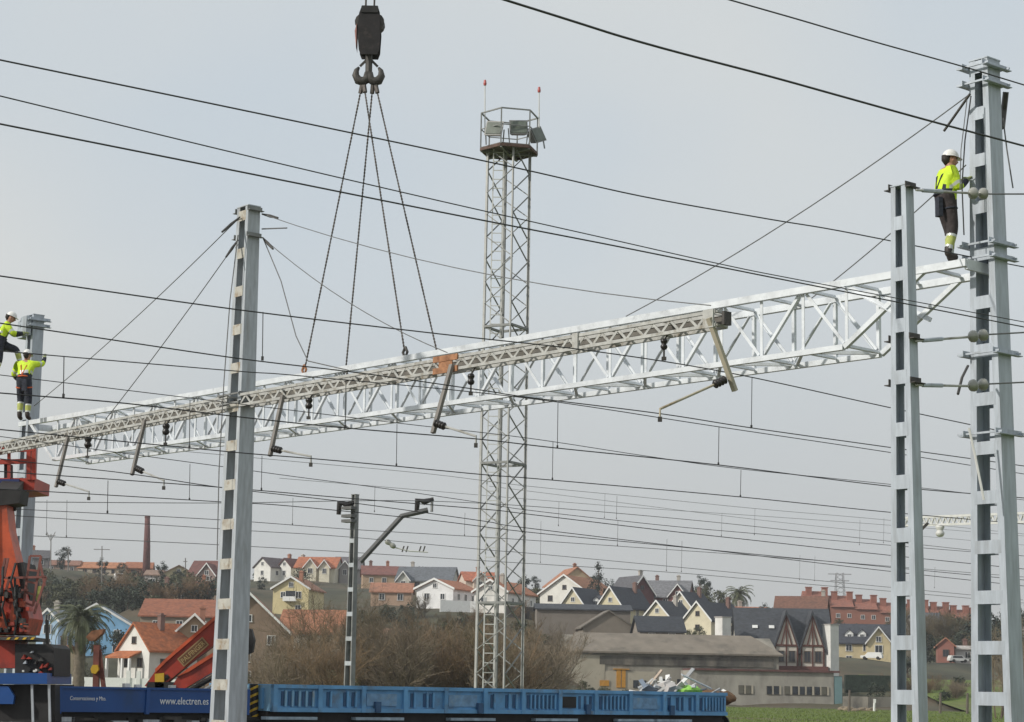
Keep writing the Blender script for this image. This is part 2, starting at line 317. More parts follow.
cp = np.array([tuple(p) for p in CP])
def terr(X, Y):
    X = np.asarray(X, float); Y = np.asarray(Y, float)
    d2 = (X[..., None]-cp[:, 0])**2+(Y[..., None]-cp[:, 1])**2*.55+60.
    w = d2**-2.0; z = (w*cp[:, 2]).sum(-1)/w.sum(-1)
    k = np.clip((Y-262)/45, 0, 1); k = k*k*(3-2*k); far = np.clip((Y-760)/500, 0, 1)
    return z*k*(1-far)-.6*(1-k)-.4
def tz(X, Y): return float(terr(X, Y))
gx = np.arange(-440, 441, 7.); gy = np.arange(258, 1300, 7.)
GX, GY = np.meshgrid(gx, gy); GZ = terr(GX, GY)
GZ += .35*np.sin(GX*.31+GY*.17)*np.sin(GY*.23-GX*.11)*(GY > 300)
nx = len(gx); hv = [(float(a), float(b), float(c)) for a, b, c in zip(GX.ravel(), GY.ravel(), GZ.ravel())]
hf = [(j*nx+i, j*nx+i+1, (j+1)*nx+i+1, (j+1)*nx+i) for j in range(len(gy)-1) for i in range(nx-1)]
hm = MB(); hm.v = hv; hm.f = hf
hillm = mat('hill_ground', (.06, .06, .034), .95, 0, .45, .09, bump=.5, dirt=(.1, .075, .045), dscale=.04, dlo=.45, dhi=.6)
tag(hm.build('hillside', hillm, smooth=True), 'scrubby hillside rising to the houses', kind='structure')

lw = MB(); lx = np.arange(64, 124, 4.); ly = np.arange(256, 372, 4.); LX, LYY = np.meshgrid(lx, ly); LZ = np.maximum(terr(LX, LYY), -.6)+.55
lw.v = [(float(a), float(b), float(c)) for a, b, c in zip(LX.ravel(), LYY.ravel(), LZ.ravel())]; k_ = len(lx)
lw.f = [(j*k_+i, j*k_+i+1, (j+1)*k_+i+1, (j+1)*k_+i) for j in range(len(ly)-1) for i in range(k_-1)]
tag(lw.build('lawn', gm, smooth=True), 'green sloping lawn behind the right hand masts', kind='structure')

# ---- house builder (local: gable ends on +-y, eaves on +-x; parts keep their own meshes)
_win = {}
def win_mesh(w, h, dark):
    k = (round(w, 1), round(h, 1), dark)
    if k not in _win:
        f = MB(); t = .1
        f.box((0, -.05, h/2-t/2), (w, .16, t)); f.box((0, -.05, -h/2+t/2), (w+.16, .2, t)); f.box((-w/2+t/2, -.05, 0), (t, .16, h-2*t)); f.box((w/2-t/2, -.05, 0), (t, .16, h-2*t)); f.box((0, -.04, 0), (.07, .12, h-2*t))
        p = MB(); p.box((0, -.015, 0), (w-2*t+.02, .06, h-2*t+.02))
        _win[k] = (f.mesh('window', framed if dark else frame_m), p.mesh('pane', pane_m))
    return _win[k]
def window(root, x, y, z, face, w=1.2, h=1.4, dark=False, name='window'):
    a, b = win_mesh(w, h, dark); rz = {'f': 0, 'b': math.pi, 'r': math.pi/2, 'l': -math.pi/2}[face]
    o = inst(name, a, root, (x, y, z), (0, 0, rz)); inst('pane', b, o); return o
def gable_roof(W, L, H, R, ov, th, gov):
    m = MB(); sl = R/(W/2)
    for s in (-1, 1):
        xo = s*(W/2+ov); zo = H-ov*sl; n = Vector((s*sl, 0, 1)).normalized()*th
        a = [Vector((xo, -L/2-gov, zo)), Vector((0, -L/2-gov, H+R)), Vector((0, L/2+gov, H+R)), Vector((xo, L/2+gov, zo))]
        b = [p+Vector((0, 0, n.z+abs(n.x)*sl)) for p in a]
        m.add(a+b, [(0, 1, 2, 3), (7, 6, 5, 4), (0, 4, 5, 1), (2, 6, 7, 3), (3, 7, 4, 0), (1, 5, 6, 2)])
    return m
def build_house(h, P):
    label, name, mode, xl, xr, ry, ey, by, Y, oth, rot, wc, rc, op = h
    k = Y/F; span = (xr-xl)*k/math.cos(R_(rot)); H = (by-ey)*k; R = (ey-ry)*k
    if mode == 'g': W, L, rz = span, oth, R_(rot)
    else: W, L, rz = oth, span, R_(90+rot)
    root = thing(name, label, 'house', P, rz, 'houses on the hillside')
    wm, rm = mcol(wc), mcol(rc, 'roof'); dn = -4.
    w = MB(); w.prism([(-W/2, -L/2, dn), (W/2, -L/2, dn), (W/2, -L/2, H), (0, -L/2, H+R), (-W/2, -L/2, H)], (0, 0, 0), (0, L, 0)); w.build('wall', wm, root)
    rf = gable_roof(W, L, H, R, .45, .22, .4).build('roof', rm, root)
    sl = R/(W/2)
    if op.get('verge'):
        for s in (-1, 1):
            v = MB(); a = Vector((s*(W/2+.5), -L/2-.5, H-.5*sl-.02)); b = Vector((0, -L/2-.5, H+R-.02)); v.prism([a, b, b+Z*.42, a+Z*.42], (0, -.12, 0), (0, .02, 0)); v.build('verge_board', white, rf)
    rnd = random.Random(label)
    for c in op.get('chim', []) + ([rnd.uniform(-.3, .3)] if rnd.random() < .45 and not op.get('chim') and not op.get('nowin') else []):
        m = MB(); y = c*L; m.box((W*.12, y, H+R+.25), (.8, .8, 2.2)); m.box((W*.12, y, H+R+1.42), (1.05, 1.05, .16)); m.box((W*.12, y, H+R+1.62), (.5, .5, .24)); m.build('chimney', mcol(rnd.choice([(.36, .17, .11), (.4, .37, .33), (.2, .12, .1)])), rf)
    fl = max(1, round(H/3.0)); fh = H/fl; dk = rnd.random() < .3
    def row(face, width, off):
        n = max(1, int(width/3.0))
        for r in range(fl):
            for i in range(n):
                if rnd.random() < .12: continue
                u = (i+.5)/n*width-width/2; z = fh*(r+.55); ww, hh = rnd.choice([(1.2, 1.4), (1.1, 1.3), (1.3, 1.5)])
                hh = min(hh, fh*.62)
                if face == 'f': window(root, u, -off, z, 'f', ww, hh, dk)
                elif face == 'r': window(root, off, u, z, 'r', ww, hh, dk)
                else: window(root, -off, u, z, 'l', ww, hh, dk)
    if op.get('nowin'): pass
    elif mode == 'g':
        row('f', W*.86, L/2)
        if R > 1.7: window(root, 0, -L/2, H+R*.36, 'f', 1.0, 1.1, dk)
        if rot < -15: row('r', L*.86, W/2)
        if rot > 15: row('l', L*.86, W/2)
    elif not op.get('chalet'):
        row('l', L*.9, W/2)
        if rot < -8: row('f', W*.8, L/2)
    for u, fw in op.get('bays', []):                     # a gabled bay standing out of the eaves side towards us
        bw = fw*L; y0 = -u*L; x0 = -W/2-1.3; bh = H*1.02; br = min(R*.86, bw*.62)
        m = MB(); m.prism([(x0, y0-bw/2, dn), (x0, y0+bw/2, dn), (x0, y0+bw/2, bh), (x0, y0, bh+br), (x0, y0-bw/2, bh)], (0, 0, 0), (W*.5, 0, 0)); bay = m.build('gable_bay', mcol(tuple(min(1, v*1.06) for v in wc)), root)
        q = gable_roof(bw, W*.5+1.3, bh, br, .4, .22, .45); q.v = [(y_*1.0+x0+(W*.5+1.3)/2-.1, -x_+y0, z_) for x_, y_, z_ in q.v]; q.build('bay_roof', rm, bay)
        for s in (-1, 1):
            v = MB(); s2 = br/(bw/2); a = Vector((x0-.5, y0+s*(bw/2+.42), bh-.42*s2)); b = Vector((x0-.5, y0, bh+br)); v.prism([a, b, b+Z*.36, a+Z*.36], (-.1, 0, 0), (.02, 0, 0)); v.build('verge_board', white, bay)
        o = window(root, x0, y0, bh*.72, 'l', min(1.6, bw*.4), min(1.6, bh*.4), False)
        if bw > 4: window(root, x0, y0, bh+br*.22, 'l', 1.1, 1.2, False)
    for u in op.get('dorm', []):                         # white roof dormers
        y0 = -u*L; x0 = -W/2*.72; z0 = H+R*.18
        m = MB(); dw, dh, dr = 1.7, 1.25, .8; m.prism([(x0, y0-dw/2, z0-.4), (x0, y0+dw/2, z0-.4), (x0, y0+dw/2, z0+dh), (x0, y0, z0+dh+dr), (x0, y0-dw/2, z0+dh)], (0, 0, 0), (2.6, 0, 0)); d = m.build('dormer', white, rf)
        q = gable_roof(dw, 2.8, z0+dh, dr, .2, .12, .1); q.v = [(y_+x0+1.3, -x_+y0, z_) for x_, y_, z_ in q.v]; q.build('dormer_roof', rm, rf)
        window(root, x0, y0, z0+.65, 'l', .9, 1.0, False)
    if op.get('porch'):
        m = MB(); m.prism([(-W/2-.2, -L/2-2.2, 3.0), (W/2*.5, -L/2-2.2, 3.0), (W/2*.5, -L/2, 3.9), (-W/2-.2, -L/2, 3.9)], (0, 0, 0), (0, 0, .25)); m.build('porch_roof', rm, root)
        for x in (-W/2, 0, W/2*.45): m = MB(); m.box((x, -L/2-2, .9), (.35, .35, 4.2)); m.build('porch_post', white, root)
    if op.get('balc'):
        m = MB(); m.box((0, -L/2-.6, H*.55), (2.8, 1.2, .16)); m.build('balcony_slab', white, root)
        m = MB(); m.box((0, -L/2-1.16, H*.55+.5), (2.8, .06, .8)); m.build('balcony_railing', white, root)
        m = MB(); m.box((0, -L/2-.01, H*.55+1.1), (2.2, .08, 2.0)); m.build('balcony_door', pane_m, root)
    if op.get('chalet'):
        tim = mat('timber_red_brown', (.1, .035, .025), .8); fx = -W/2
        for y0, bw in ((-.02*L, 3.6), (-.30*L, 3.6)):
            m = MB(); x0 = fx-1.2; bh = H*.97; br = R*.86
            m.prism([(x0, y0-bw/2, dn), (x0, y0+bw/2, dn), (x0, y0+bw/2, bh), (x0, y0, bh+br), (x0, y0-bw/2, bh)], (0, 0, 0), (5, 0, 0)); bay = m.build('gable_bay', mcol((.52, .48, .42)), root)
            q = gable_roof(bw, 6.2, bh, br, .5, .25, .3); q.v = [(y_+x0+3.0, -x_+y0, z_) for x_, y_, z_ in q.v]; q.build('bay_roof', rm, bay)
            for s in (-1, 1):
                t = MB(); t.bar((x0-.08, y0+s*bw/2, bh), (x0-.08, y0, bh+br), .2, .3); t.build('timber', tim, bay)
                t = MB(); t.bar((x0-.07, y0+s*bw*.24, bh), (x0-.07, y0, bh+br*.7), .16, .2); t.build('timber', tim, bay)
            t = MB(); t.bar((x0-.09, y0-bw/2, bh), (x0-.09, y0+bw/2, bh), .2, .3); t.build('timber', tim, bay)
            t = MB(); t.bar((x0-.08, y0, bh), (x0-.08, y0, bh+br), .2, .2); t.build('timber', tim, bay)
            for s in (-.5, 0, .5): t = MB(); t.bar((x0-.06, y0+s*bw, -.5), (x0-.06, y0+s*bw, bh), .22, .22); t.build('timber', tim, bay)
            for s in (-.25, .25): window(root, x0, y0+s*bw, bh*.5, 'l', 1.1, 1.9, True)
        t = MB(); t.box((fx-.9, -.15*L, -.2), (2.4, L*.62, .9)); t.build('balcony', mcol((.14, .06, .05)), root)
        for y0 in (.1, .22, .34): window(root, fx, y0*L, H*.55, 'l', 1.2, 1.4, False)
        for y0 in (.12, .3):
            m = MB(); x0 = -W/2*.6; m.box((x0, y0*L, H+R*.5), (.7, .9, .1), Matrix.Rotation(-math.atan(sl), 3, 'Y')); m.build('roof_light', frame_m, rf)
    return root
for h, P in zip(HS, HL): build_house(h, P)

# ---- red brick terraces on the right skyline
def terrace(label, pxs, Y, by):
    P = at(sum(pxs[0])/2, by, Y); k = Y/F
    root = thing('terraced_houses', label, 'houses', P, 0)
    wm, rm = mcol((.3, .13, .09)), mcol((.28, .115, .08), 'roof')
    for xl, xr, top, eave in pxs:
        a, b = at(xl, by, Y), at(xr, by, Y); H = (by-eave)*k; R = (eave-top)*k; w = b.x-a.x; cx = (a.x+b.x)/2-P.x
        m = MB(); m.prism([(cx-w/2, 0, -4), (cx+w/2, 0, -4), (cx+w/2, 0, H), (cx-w/2, 0, H)], (0, 0, 0), (0, 10, 0)); wl = m.build('wall', wm, root)
        m = MB(); m.prism([(cx-w/2-.4, -.6, H-.3), (cx-w/2-.4, 5, H+R), (cx-w/2-.4, 10.6, H-.3)], (0, 0, 0), (w*.94, 0, 0)); rf = m.build('roof', rm, root)
        for s in (.3, -.32):
            m = MB(); m.box((cx+s*w, 3.6, H+R*.9), (1.7, 1.5, 2.6)); m.box((cx+s*w, 3.6, H+R*.9+1.4), (2.0, 1.8, .25)); m.build('chimney', mcol((.3, .12, .085)), rf)
        for s in (-.25, .2): window(root, cx+s*w, 0, H*.55, 'f', 1.2, 1.3)
terrace('row of red brick terraced houses with square chimneys above the yellow house', [(806, 832, 602, 614, ), (832, 857, 606, 617), (857, 881, 609, 619), (881, 907, 612, 622)], 600, 638)
terrace('red brick terraced houses with chimneys seen between the two right masts', [(909, 933, 615, 626), (933, 953, 617, 628), (953, 973, 620, 630), (972, 992, 622, 632)], 600, 646)

# ---- long grey shed and the stone outbuilding before it
stone = mat('stained_render', (.3, .275, .23), .95, 0, .22, .35, bump=.3, dirt=(.1, .095, .085), dscale=.28, dlo=.47, dhi=.68, stretch=(1, 1, .45))
stonel = mat('pale_render', (.42, .38, .3), .95, 0, .15, .4, bump=.3, dirt=(.24, .21, .17), dscale=.4)
stonedk = mat('soot_stained_band', (.085, .08, .07), .95, 0, .4, .6, dirt=(.2, .18, .15), dscale=.35, dlo=.45, dhi=.65, stretch=(1, 1, .4))
sroof = mat('fibre_cement_roof', (.215, .185, .15), .95, 0, .16, .5, bump=.3, dirt=(.13, .115, .095), dscale=.3)
P0 = at(566, 704, 322); P1 = at(779, 704, 326); kx = (P1-P0).normalized(); Ls = (P1-P0).length
shed = thing('shed', 'long grey derelict shed with sloping fibre cement roof behind the wagon', 'shed', (P0.x, P0.y, 0), math.atan2(kx.y, kx.x))
Hs = 8.3; Rs = 2.7; Ds = 12
m = MB(); m.prism([(0, 0, -1), (0, Ds, -1), (0, Ds, Hs), (0, Ds/2, Hs+Rs), (0, 0, Hs)], (0, 0, 0), (Ls, 0, 0)); m.build('wall', stone, shed)
m = MB(); m.prism([(-.5, -.7, Hs-.3), (2.2, Ds/2, Hs+Rs+.1), (Ls-3.2, Ds/2, Hs+Rs+.1), (Ls+.6, -.7, Hs-.3)], (0, 0, 0), (0, 0, .28)); m.add([(-.5, Ds+.7, Hs-.3), (2.2, Ds/2, Hs+Rs+.1), (Ls-3.2, Ds/2, Hs+Rs+.1), (Ls+.6, Ds+.7, Hs-.3)], [(0, 1, 2, 3)]); srf = m.build('roof', sroof, shed)
m = MB(); m.box((3.1, -.09, 3.4), (6.1, .16, 8.6)); m.build('pale_wall_panel', stonel, shed)
m = MB(); m.box((10.3, -.07, 2.4), (8.2, .12, 5.6)); m.build('pale_wall_panel', stonel, shed)
m = MB(); m.box((Ls/2+2.2, -.1, 6.9), (Ls-6.2, .18, 1.4)); m.build('soot_band', stonedk, shed)
ochre = mat('ochre_door_paint', (.5, .24, .03), .7, 0, .15, 2.)
for x, w, h in ((6.1, 1.5, .9), (9.2, .6, 2.8), (8.4, .7, 2.8)):
    m = MB(); m.box((x, -.2, 2.6+h/2-(0 if h > 2 else -.2)), (w, .14, h)); m.build('door' if h > 2 else 'shutter', ochre, shed)
m = MB(); m.box((8.8, -.24, 5.5), (2.6, .3, .16)); m.build('door_lintel', ochre, shed)
for x in (11.2, 12.4): m = MB(); m.box((x, -.2, 3.2), (.9, .1, 1.2)); m.build('window', pane_m, shed)
for x in (16, 18.5, 21, 23.5, 26): m = MB(); m.box((x, -.05, 3.6), (1.2, .1, 1.0)); m.build('window', pane_m, shed)
P0 = at(690, 705, 309); P1 = at(834, 706, 311); kx = (P1-P0).normalized(); Lb = (P1-P0).length
ob = thing('stone_outbuilding', 'low stone outbuilding with a row of small square windows by the field', 'outbuilding', (P0.x, P0.y, 0), math.atan2(kx.y, kx.x))
m = MB(); m.box((Lb/2, 4, 2.3), (Lb, 8, 6.2)); m.build('wall', mat('rubble_stone', (.33, .31, .27), .95, 0, .25, .6, bump=.5, dirt=(.11, .1, .09), dscale=.3, dlo=.5, dhi=.7, stretch=(1, 1, .5)), ob)
m = MB(); m.box((Lb/2+.6, 3.9, 5.55), (Lb+.6, 8.6, .3)); m.build('flat_roof', mcol((.12, .055, .05), 'roof'), ob)
wnd = [(741, 0), (748, 0), (769, 1), (776, 1), (787, 0), (795, 2), (802, 2), (809, 1), (817, 1), (824, 0)]
for x, d in wnd:
    lx = (x-690)/(834-690)*Lb
    m = MB(); m.box((lx, -.02, 2.6), (.86, .2, 1.3)); w_ = m.build('window', frame_m if d == 9 else stonedk, ob)
    m = MB(); m.box((lx, -.1, 2.6), (.7, .1, 1.15)); m.build('pane', pane_m if d else mcol((.12, .115, .09)), w_)
    m = MB(); m.box((lx+.62, -.03, 2.6), (.3, .16, 1.3)); m.build('window_pillar', stonel, ob)
m = MB(); m.box((Lb+.7, 1.5, 2.3), (1.2, 3, 5.2)); m.build('teal_panel', mcol((.16, .26, .27)), ob)

# ------------------------------------------------------------------ catenary masts
def mast(label, P, H, W0, W1, D0, D1, ms, mb, rz=-AL, pitch=.75, bt=.2, fl=.13, name='catenary_mast'):
    """two tapering channels joined by battens on the front and back"""
    root = thing(name, label, 'mast', (P[0], P[1], 0), rz)
    hw = lambda z: (W0+(W1-W0)*z/H)/2; hd = lambda z: (D0+(D1-D0)*z/H)/2
    t = .014
    for s in (-1, 1):
        m = MB(); f = fl*min(1, W0/.6)
        pts = []
        for z in (0, H):
            x, d = hw(z), hd(z)
            ff = min(f*(.8 if z else 1), x*.62)
            pr = [(x, -d), (x, d), (x-ff, d), (x-ff, d-t), (x-t, d-t), (x-t, -d+t), (x-ff, -d+t), (x-ff, -d)]
            pts.append([Vector((s*a, b, z)) for a, b in pr])
        n = 8; m.add(pts[0]+pts[1], [(i, (i+1) % n, n+(i+1) % n, n+i) for i in range(n)]+[tuple(range(n))[::-1], tuple(range(n, 2*n))])
        m.build('channel', ms, root)
    z = .3
    while z < H-.1:
        for s in (-1, 1):
            fi = fl*min(1, W0/.6)*.8; m = MB(); a, b = hw(z)-min(fi, hw(z)*.62)+.03, hw(min(z+bt, H))-min(fi, hw(z)*.62)+.03; y = s*(hd(z)-.004)
            m.prism([(-a, y, z), (a, y, z), (b, y, z+bt), (-b, y, z+bt)], (0, -.006, 0), (0, .006, 0)); m.build('batten', mb, root)
        z += pitch
    m = MB(); m.box((0, 0, H+.01), (W1+.02, D1+.02, .02)); m.build('top_plate', ms, root)
    return root
def clamp(root, z, W, D, ms, rods=True, ex=.16):
    """a pair of angle irons bolted round a mast, with the two tie rods across its front"""
    m = MB(); m.angle((W/2+.012, -D/2-ex, z), (W/2+.012, D/2+ex, z), .09, .012, up=Z, flip=1); m.build('clamp_angle', ms, root)
    m = MB(); m.angle((-W/2-.012, D/2+ex, z), (-W/2-.012, -D/2-ex, z), .09, .012, up=Z, flip=1); m.build('clamp_angle', ms, root)
    if rods:
        for y in (-D/2-.1, D/2+.1):
            m = MB(); m.bar((-W/2-.16, y, z+.04), (W/2+.1, y, z+.04), .03); m.build('tie_rod', ms, root)
PA = at(991.5, 400, 30.2); PB = at(905, 400, 28.2); PC = at(241, 400, 38); PD = at(31, 400, 51.3)
zt = lambda x, y, Y: at(x, y, Y).z
HA = zt(992, 62, 30.2); HB = zt(902, 187, 28.2); HC = zt(250, 208, 38); HD = zt(37, 316, 51.3)
mA = mast('tall new grey batten mast at the right edge with a worker beside it', PA, HA, .78, .34, .34, .32, galvr, galvr)
mB = mast('shorter grey batten mast in front of the truss end', PB, HB, .53, .27, .21, .18, galvr, galvr)
mC = mast('grey batten mast carrying the old lattice beam', PC, HC, .68, .4, .42, .27, galv, galvb)
mD = mast('batten mast at the left edge with two workers on it', PD, HD, .66, .36, .34, .3, galvr, galvr)
def wAt(H, a, b, z): return a+(b-a)*z/H
for z in (HA-.15, HA-.42): clamp(mA, z, wAt(HA, .78, .34, z), .33, galvr)
for y in (262, 357, 437): z = zt(990, y, 30.2); clamp(mA, z, wAt(HA, .78, .34, z), .33, galvr)
z = zt(990, 257, 30.2); clamp(mA, z+.14, wAt(HA, .78, .34, z), .33, galvr)
for y in (190, 341, 385): z = zt(905, y, 28.2); clamp(mB, z, wAt(HB, .53, .27, z), .2, darkst, False, .02)
for y in (213, 239): z = zt(249, y, 38); clamp(mC, z, wAt(HC, .68, .4, z), .3, towerst, False, .02)
for y in (398, 407): z = zt(240, y, 38); clamp(mC, z, wAt(HC, .68, .4, z), .35, towerst, True, .05)
for y in (322, 328): z = zt(36, y, 51.3); clamp(mD, z, wAt(HD, .66, .36, z), .32, galvr)
m = MB(); m.box((-.35, -.1, HD-.35), (.3, .3, .45)); m.build('winch_bracket', galvr, mD)
m = MB(); m.box((.0, -.26, HD-.3), (.3, .14, .5)); m.build('clamp_plate', galvr, mD)
# loose straps of the tall mast
def strap(name, label, pts, r, m_, cat='strap', smooth=False):
    pts = [Vector(p) for p in pts]; o = pts[0]; b = MB(); b.tube(pts, r, 5); return tag(b.build(name, m_, None, o), label, cat)
def sag(a, b, s, n=10): return [Vector(a).lerp(Vector(b), i/n)-Z*(4*s*(i/n)*(1-i/n)) for i in range(n+1)]

# ------------------------------------------------------------------ new white box truss hanging in the crane's slings
ZT, HT = 8.46, 1.04
TR = atz(967, 262.5, ZT); TL = atz(20, 424.5, ZT); E_ = (TL-TR); LT = E_.length; E_.normalize(); WD = Vector((-E_.y, E_.x, 0)); WD = -WD if WD.y < 0 else WD
WT = .95
truss = thing('gantry_truss', 'long bright white lattice box truss hanging from the crane slings', 'truss', (TR.x, TR.y, ZT-HT))
TO = truss.location.copy()
def tp(s, w, h): return TR+E_*s+WD*(w*WT)-Z*(h*HT)
def sfind(px, w, h):
    a, b = 0., LT
    for _ in range(40):
        c = (a+b)/2
        if proj(tp(c, w, h))[0] > px: a = c
        else: b = c
    return a
SB0 = sfind(844, 0, 1); SB1 = sfind(54, 0, 1); NB = 28; bay = (SB1-SB0)/NB
def tbar(name, a, b, w, h, up=Z, m_=None):
    m = MB(); m.bar(a, b, w, h, up); m.build(name, m_ or truss_w, truss, TO)
def tang(name, a, b, w, fl=1, up=Z, m_=None):
    m = MB(); m.angle(a, b, w, .012, up, fl); m.build(name, m_ or truss_w, truss, TO)
for w in (0, 1):
    fl = 1 if w == 0 else -1
    tbar('top_chord', tp(0, w, 0), tp(LT, w, 0), .1, .115)
    tbar('bottom_chord', tp(SB0, w, 1), tp(SB1, w, 1), .085, .09)
    tbar('end_diagonal', tp(SB0, w, 1)-E_*.02, tp(SB0-1.6, w, 0), 0.075, .08)
    tbar('end_diagonal', tp(SB1, w, 1)+E_*.02, tp(min(LT-.05, SB1+1.3), w, 0), 0.075, .08)
    tang('end_diagonal', tp(SB0, w, .05), tp(SB0-1.0, w, .6), .07)
    for i in range(NB+1):
        s = SB0+i*bay; off = WD*(.03 if w == 0 else -.03)
        tang('vertical', tp(s, w, .06)+off, tp(s, w, .95)+off, .058, fl, up=WD)
        if i < NB:
            a, b = (s+.06, s+bay-.06)
            if i % 2 == 0: tang('diagonal', tp(a, w, .94)+off*1.6, tp(b, w, .07)+off*1.6, .056, fl)
            else: tang('diagonal', tp(a, w, .07)+off*1.6, tp(b, w, .94)+off*1.6, .056, fl)
for i in range(NB+1):
    s = SB0+i*bay
    for h in (0, 1): tang('cross_member', tp(s, .06, h), tp(s, .94, h), .06, 1)
    if i < NB:
        tang('bottom_lacing', tp(s+.05, .06 if i % 2 else .94, 1), tp(s+bay-.05, .94 if i % 2 else .06, 1), .055)
        if i % 2: tang('top_lacing', tp(s+.05, .06, 0), tp(s+bay-.05, .94, 0), .05)
for k in (SB0-1.6, SB0-.8): tang('cross_member', tp(k, .05, 0), tp(k, .95, 0), .07)
tbar('end_plate', tp(.02, 0, .02), tp(.02, 1, .02), .06, .16); tbar('end_plate', tp(LT-.02, 0, .02), tp(LT-.02, 1, .02), .06, .16)

# ------------------------------------------------------------------ old lattice beam, its drop posts and insulators
ZB = 7.32
BR = at(716, 318, 28.8); BM = at(240, 400, 37.6); BL = at(-60, 459, 51.2)
beam = thing('old_lattice_beam', 'old grey lattice beam with rusty joint, cut off short at its right end', 'beam', BM)
BO = BM.copy(); BH, BW = .2, .24
def beam_run(A, B, n):
    e = (B-A).normalized(); w = Vector((-e.y, e.x, 0)); w = -w if w.y < 0 else w; w.normalize()
    hA = Z*(BH/2)
    for k in (0, 1):
        for s in (-1, 1):
            m = MB(); m.bar(A+w*(BW*k)+hA*s, B+w*(BW*k)+hA*s, .045, .05); m.build('chord', oldbeam, beam, BO)
        if k:
            m = MB(); m.bar(A+w*(BW+.0), B+w*(BW+.0), .012, BH-.052); m.build('channel_web', mat('shaded_inner_web', (.14, .13, .115), .85, 0, .3, 6.), beam, BO); continue  # dark web colour stands for the shade inside the beam
        for i in range(n):
            a = A.lerp(B, (i+.03)/n)+w*(BW*k); b = A.lerp(B, (i+.5)/n)+w*(BW*k); c = A.lerp(B, (i+.97)/n)+w*(BW*k)
            m = MB(); m.bar(a-hA*.8, b+hA*.8, .012, .04, up=e.cross(w)); m.build('lacing_bar', oldbeam, beam, BO)
            m = MB(); m.bar(b+hA*.8, c-hA*.8, .012, .04, up=e.cross(w)); m.build('lacing_bar', oldbeam, beam, BO)
    for i in range(0, n, 3):
        for s in (-1, 1):
            a = A.lerp(B, i/n)+hA*s; m = MB(); m.bar(a, a+w*BW, .05, .03); m.build('batten', oldbeam, beam, BO)
    return e, w
e1, w1 = beam_run(BR, BM, 33); e2, w2 = beam_run(BM+e1*.4, BL, 38)
m = MB(); m.box(BR+w1*(BW/2)-e1*.1, (.05, .16, .2), Matrix.Rotation(math.atan2(e1.y, e1.x), 3, 'Z')); m.build('end_box', darkst, beam, BO)
m = MB(); m.box(BR-w1*.03+e1*.12, (.2, .03, .27), Matrix.Rotation(math.atan2(e1.y, e1.x), 3, 'Z')); m.build('end_plate', oldbeam, beam, BO)
def on_beam(px):
    A, B = (BR, BM) if px > 240 else (BM, BL); lo, hi = 0., 1.
    for _ in range(40):
        c = (lo+hi)/2
        if proj(A.lerp(B, c))[0] > px: lo = c
        else: hi = c
    return A.lerp(B, lo)
rz1 = Matrix.Rotation(math.atan2(e1.y, e1.x), 3, 'Z')
J = on_beam(447)
for s in (-1, 1):
    m = MB(); m.box(J-w1*.035+Z*(s*BH/2), (.62, .03, .1), rz1); m.build('rusty_splice_plate', rust, beam, BO)
m = MB(); m.box(J-w1*.03, (.34, .02, .2), rz1); m.build('rusty_splice_plate', rust, beam, BO)
J2 = on_beam(577); m = MB(); m.box(J2-w1*.035, (.12, .03, .27), rz1); m.build('splice_plate', oldbeam, beam, BO)
def insulator_lathe(a, b, r, n=4, k=10):
    """ribbed insulator between two points"""
    m = MB(); a = Vector(a); b = Vector(b); pts = []; rs = []
    for i in range(n):
        for f, q in ((.04, .7), (.3, 1), (.55, 1), (.9, .72)): pts.append(a.lerp(b, (i+f)/n)); rs.append(r*q)
    m.tube([a]+pts+[b], [r*.35]+rs+[r*.35], k); return m
drops = [((712, 326), (735, 391), (722, 381), (660, 411), 0, 'drop post leaning right under the cut end of the old beam', 1),
         ((455, 372), (433, 433), (438, 424), (476, 438), 1, 'slanted drop post hanging below the rusty joint of the old beam', 0),
         ((286, 402), (270, 456), (275, 449), (311, 458), 1, 'slanted drop post just right of the beam carrying mast', 0),
         ((148, 426), (132, 475), (138, 469), (164, 482), 1, 'slanted drop post halfway between the left masts', 0),
         ((71, 442), (56, 487), (60, 482), (89, 493), 1, 'slanted drop post nearest the left edge mast', 0)]
dp_pale = mat('pale_drop_post', (.45, .41, .32), .7, .1, .2, 3., dirt=(.28, .22, .14), dscale=3.)
dp_dark = mat('brown_drop_post', (.19, .175, .16), .7, .1, .25, 3.)
for (tx, ty), (bx, by), (ix, iy), (rx, ry), dk, lab, right in drops:
    A = on_beam(tx); A = A-w1*.07-Z*(BH/2-.02); A.z = at(tx, ty, A.y).z
    B = at(bx, by, A.y+(-.3 if not right else .3)); root = thing('drop_post', lab, 'drop post', A)
    m = MB(); m.bar(A+Z*.12, B, .06, .075, up=e1); m.build('post', dp_dark if dk else dp_pale, root, A)
    I = at(ix, iy, B.y-.1); Rg = at(rx, ry, B.y-.5); d = (Rg-I).normalized()
    q = .17; insulator_lathe(I-d*q*.4, I+d*q*.9, .066, 4).build('insulator', blackm, root, A, True)
    m = MB(); m.tube([I+d*.1, Rg+Z*.03, Rg-Z*.12], .02, 6); m.build('steady_arm', oldbeam if not right else dp_pale, root, A)
    m = MB(); m.box(Rg-Z*.12, (.06, .06, .07)); m.build('wire_clamp', darkst, root, A)
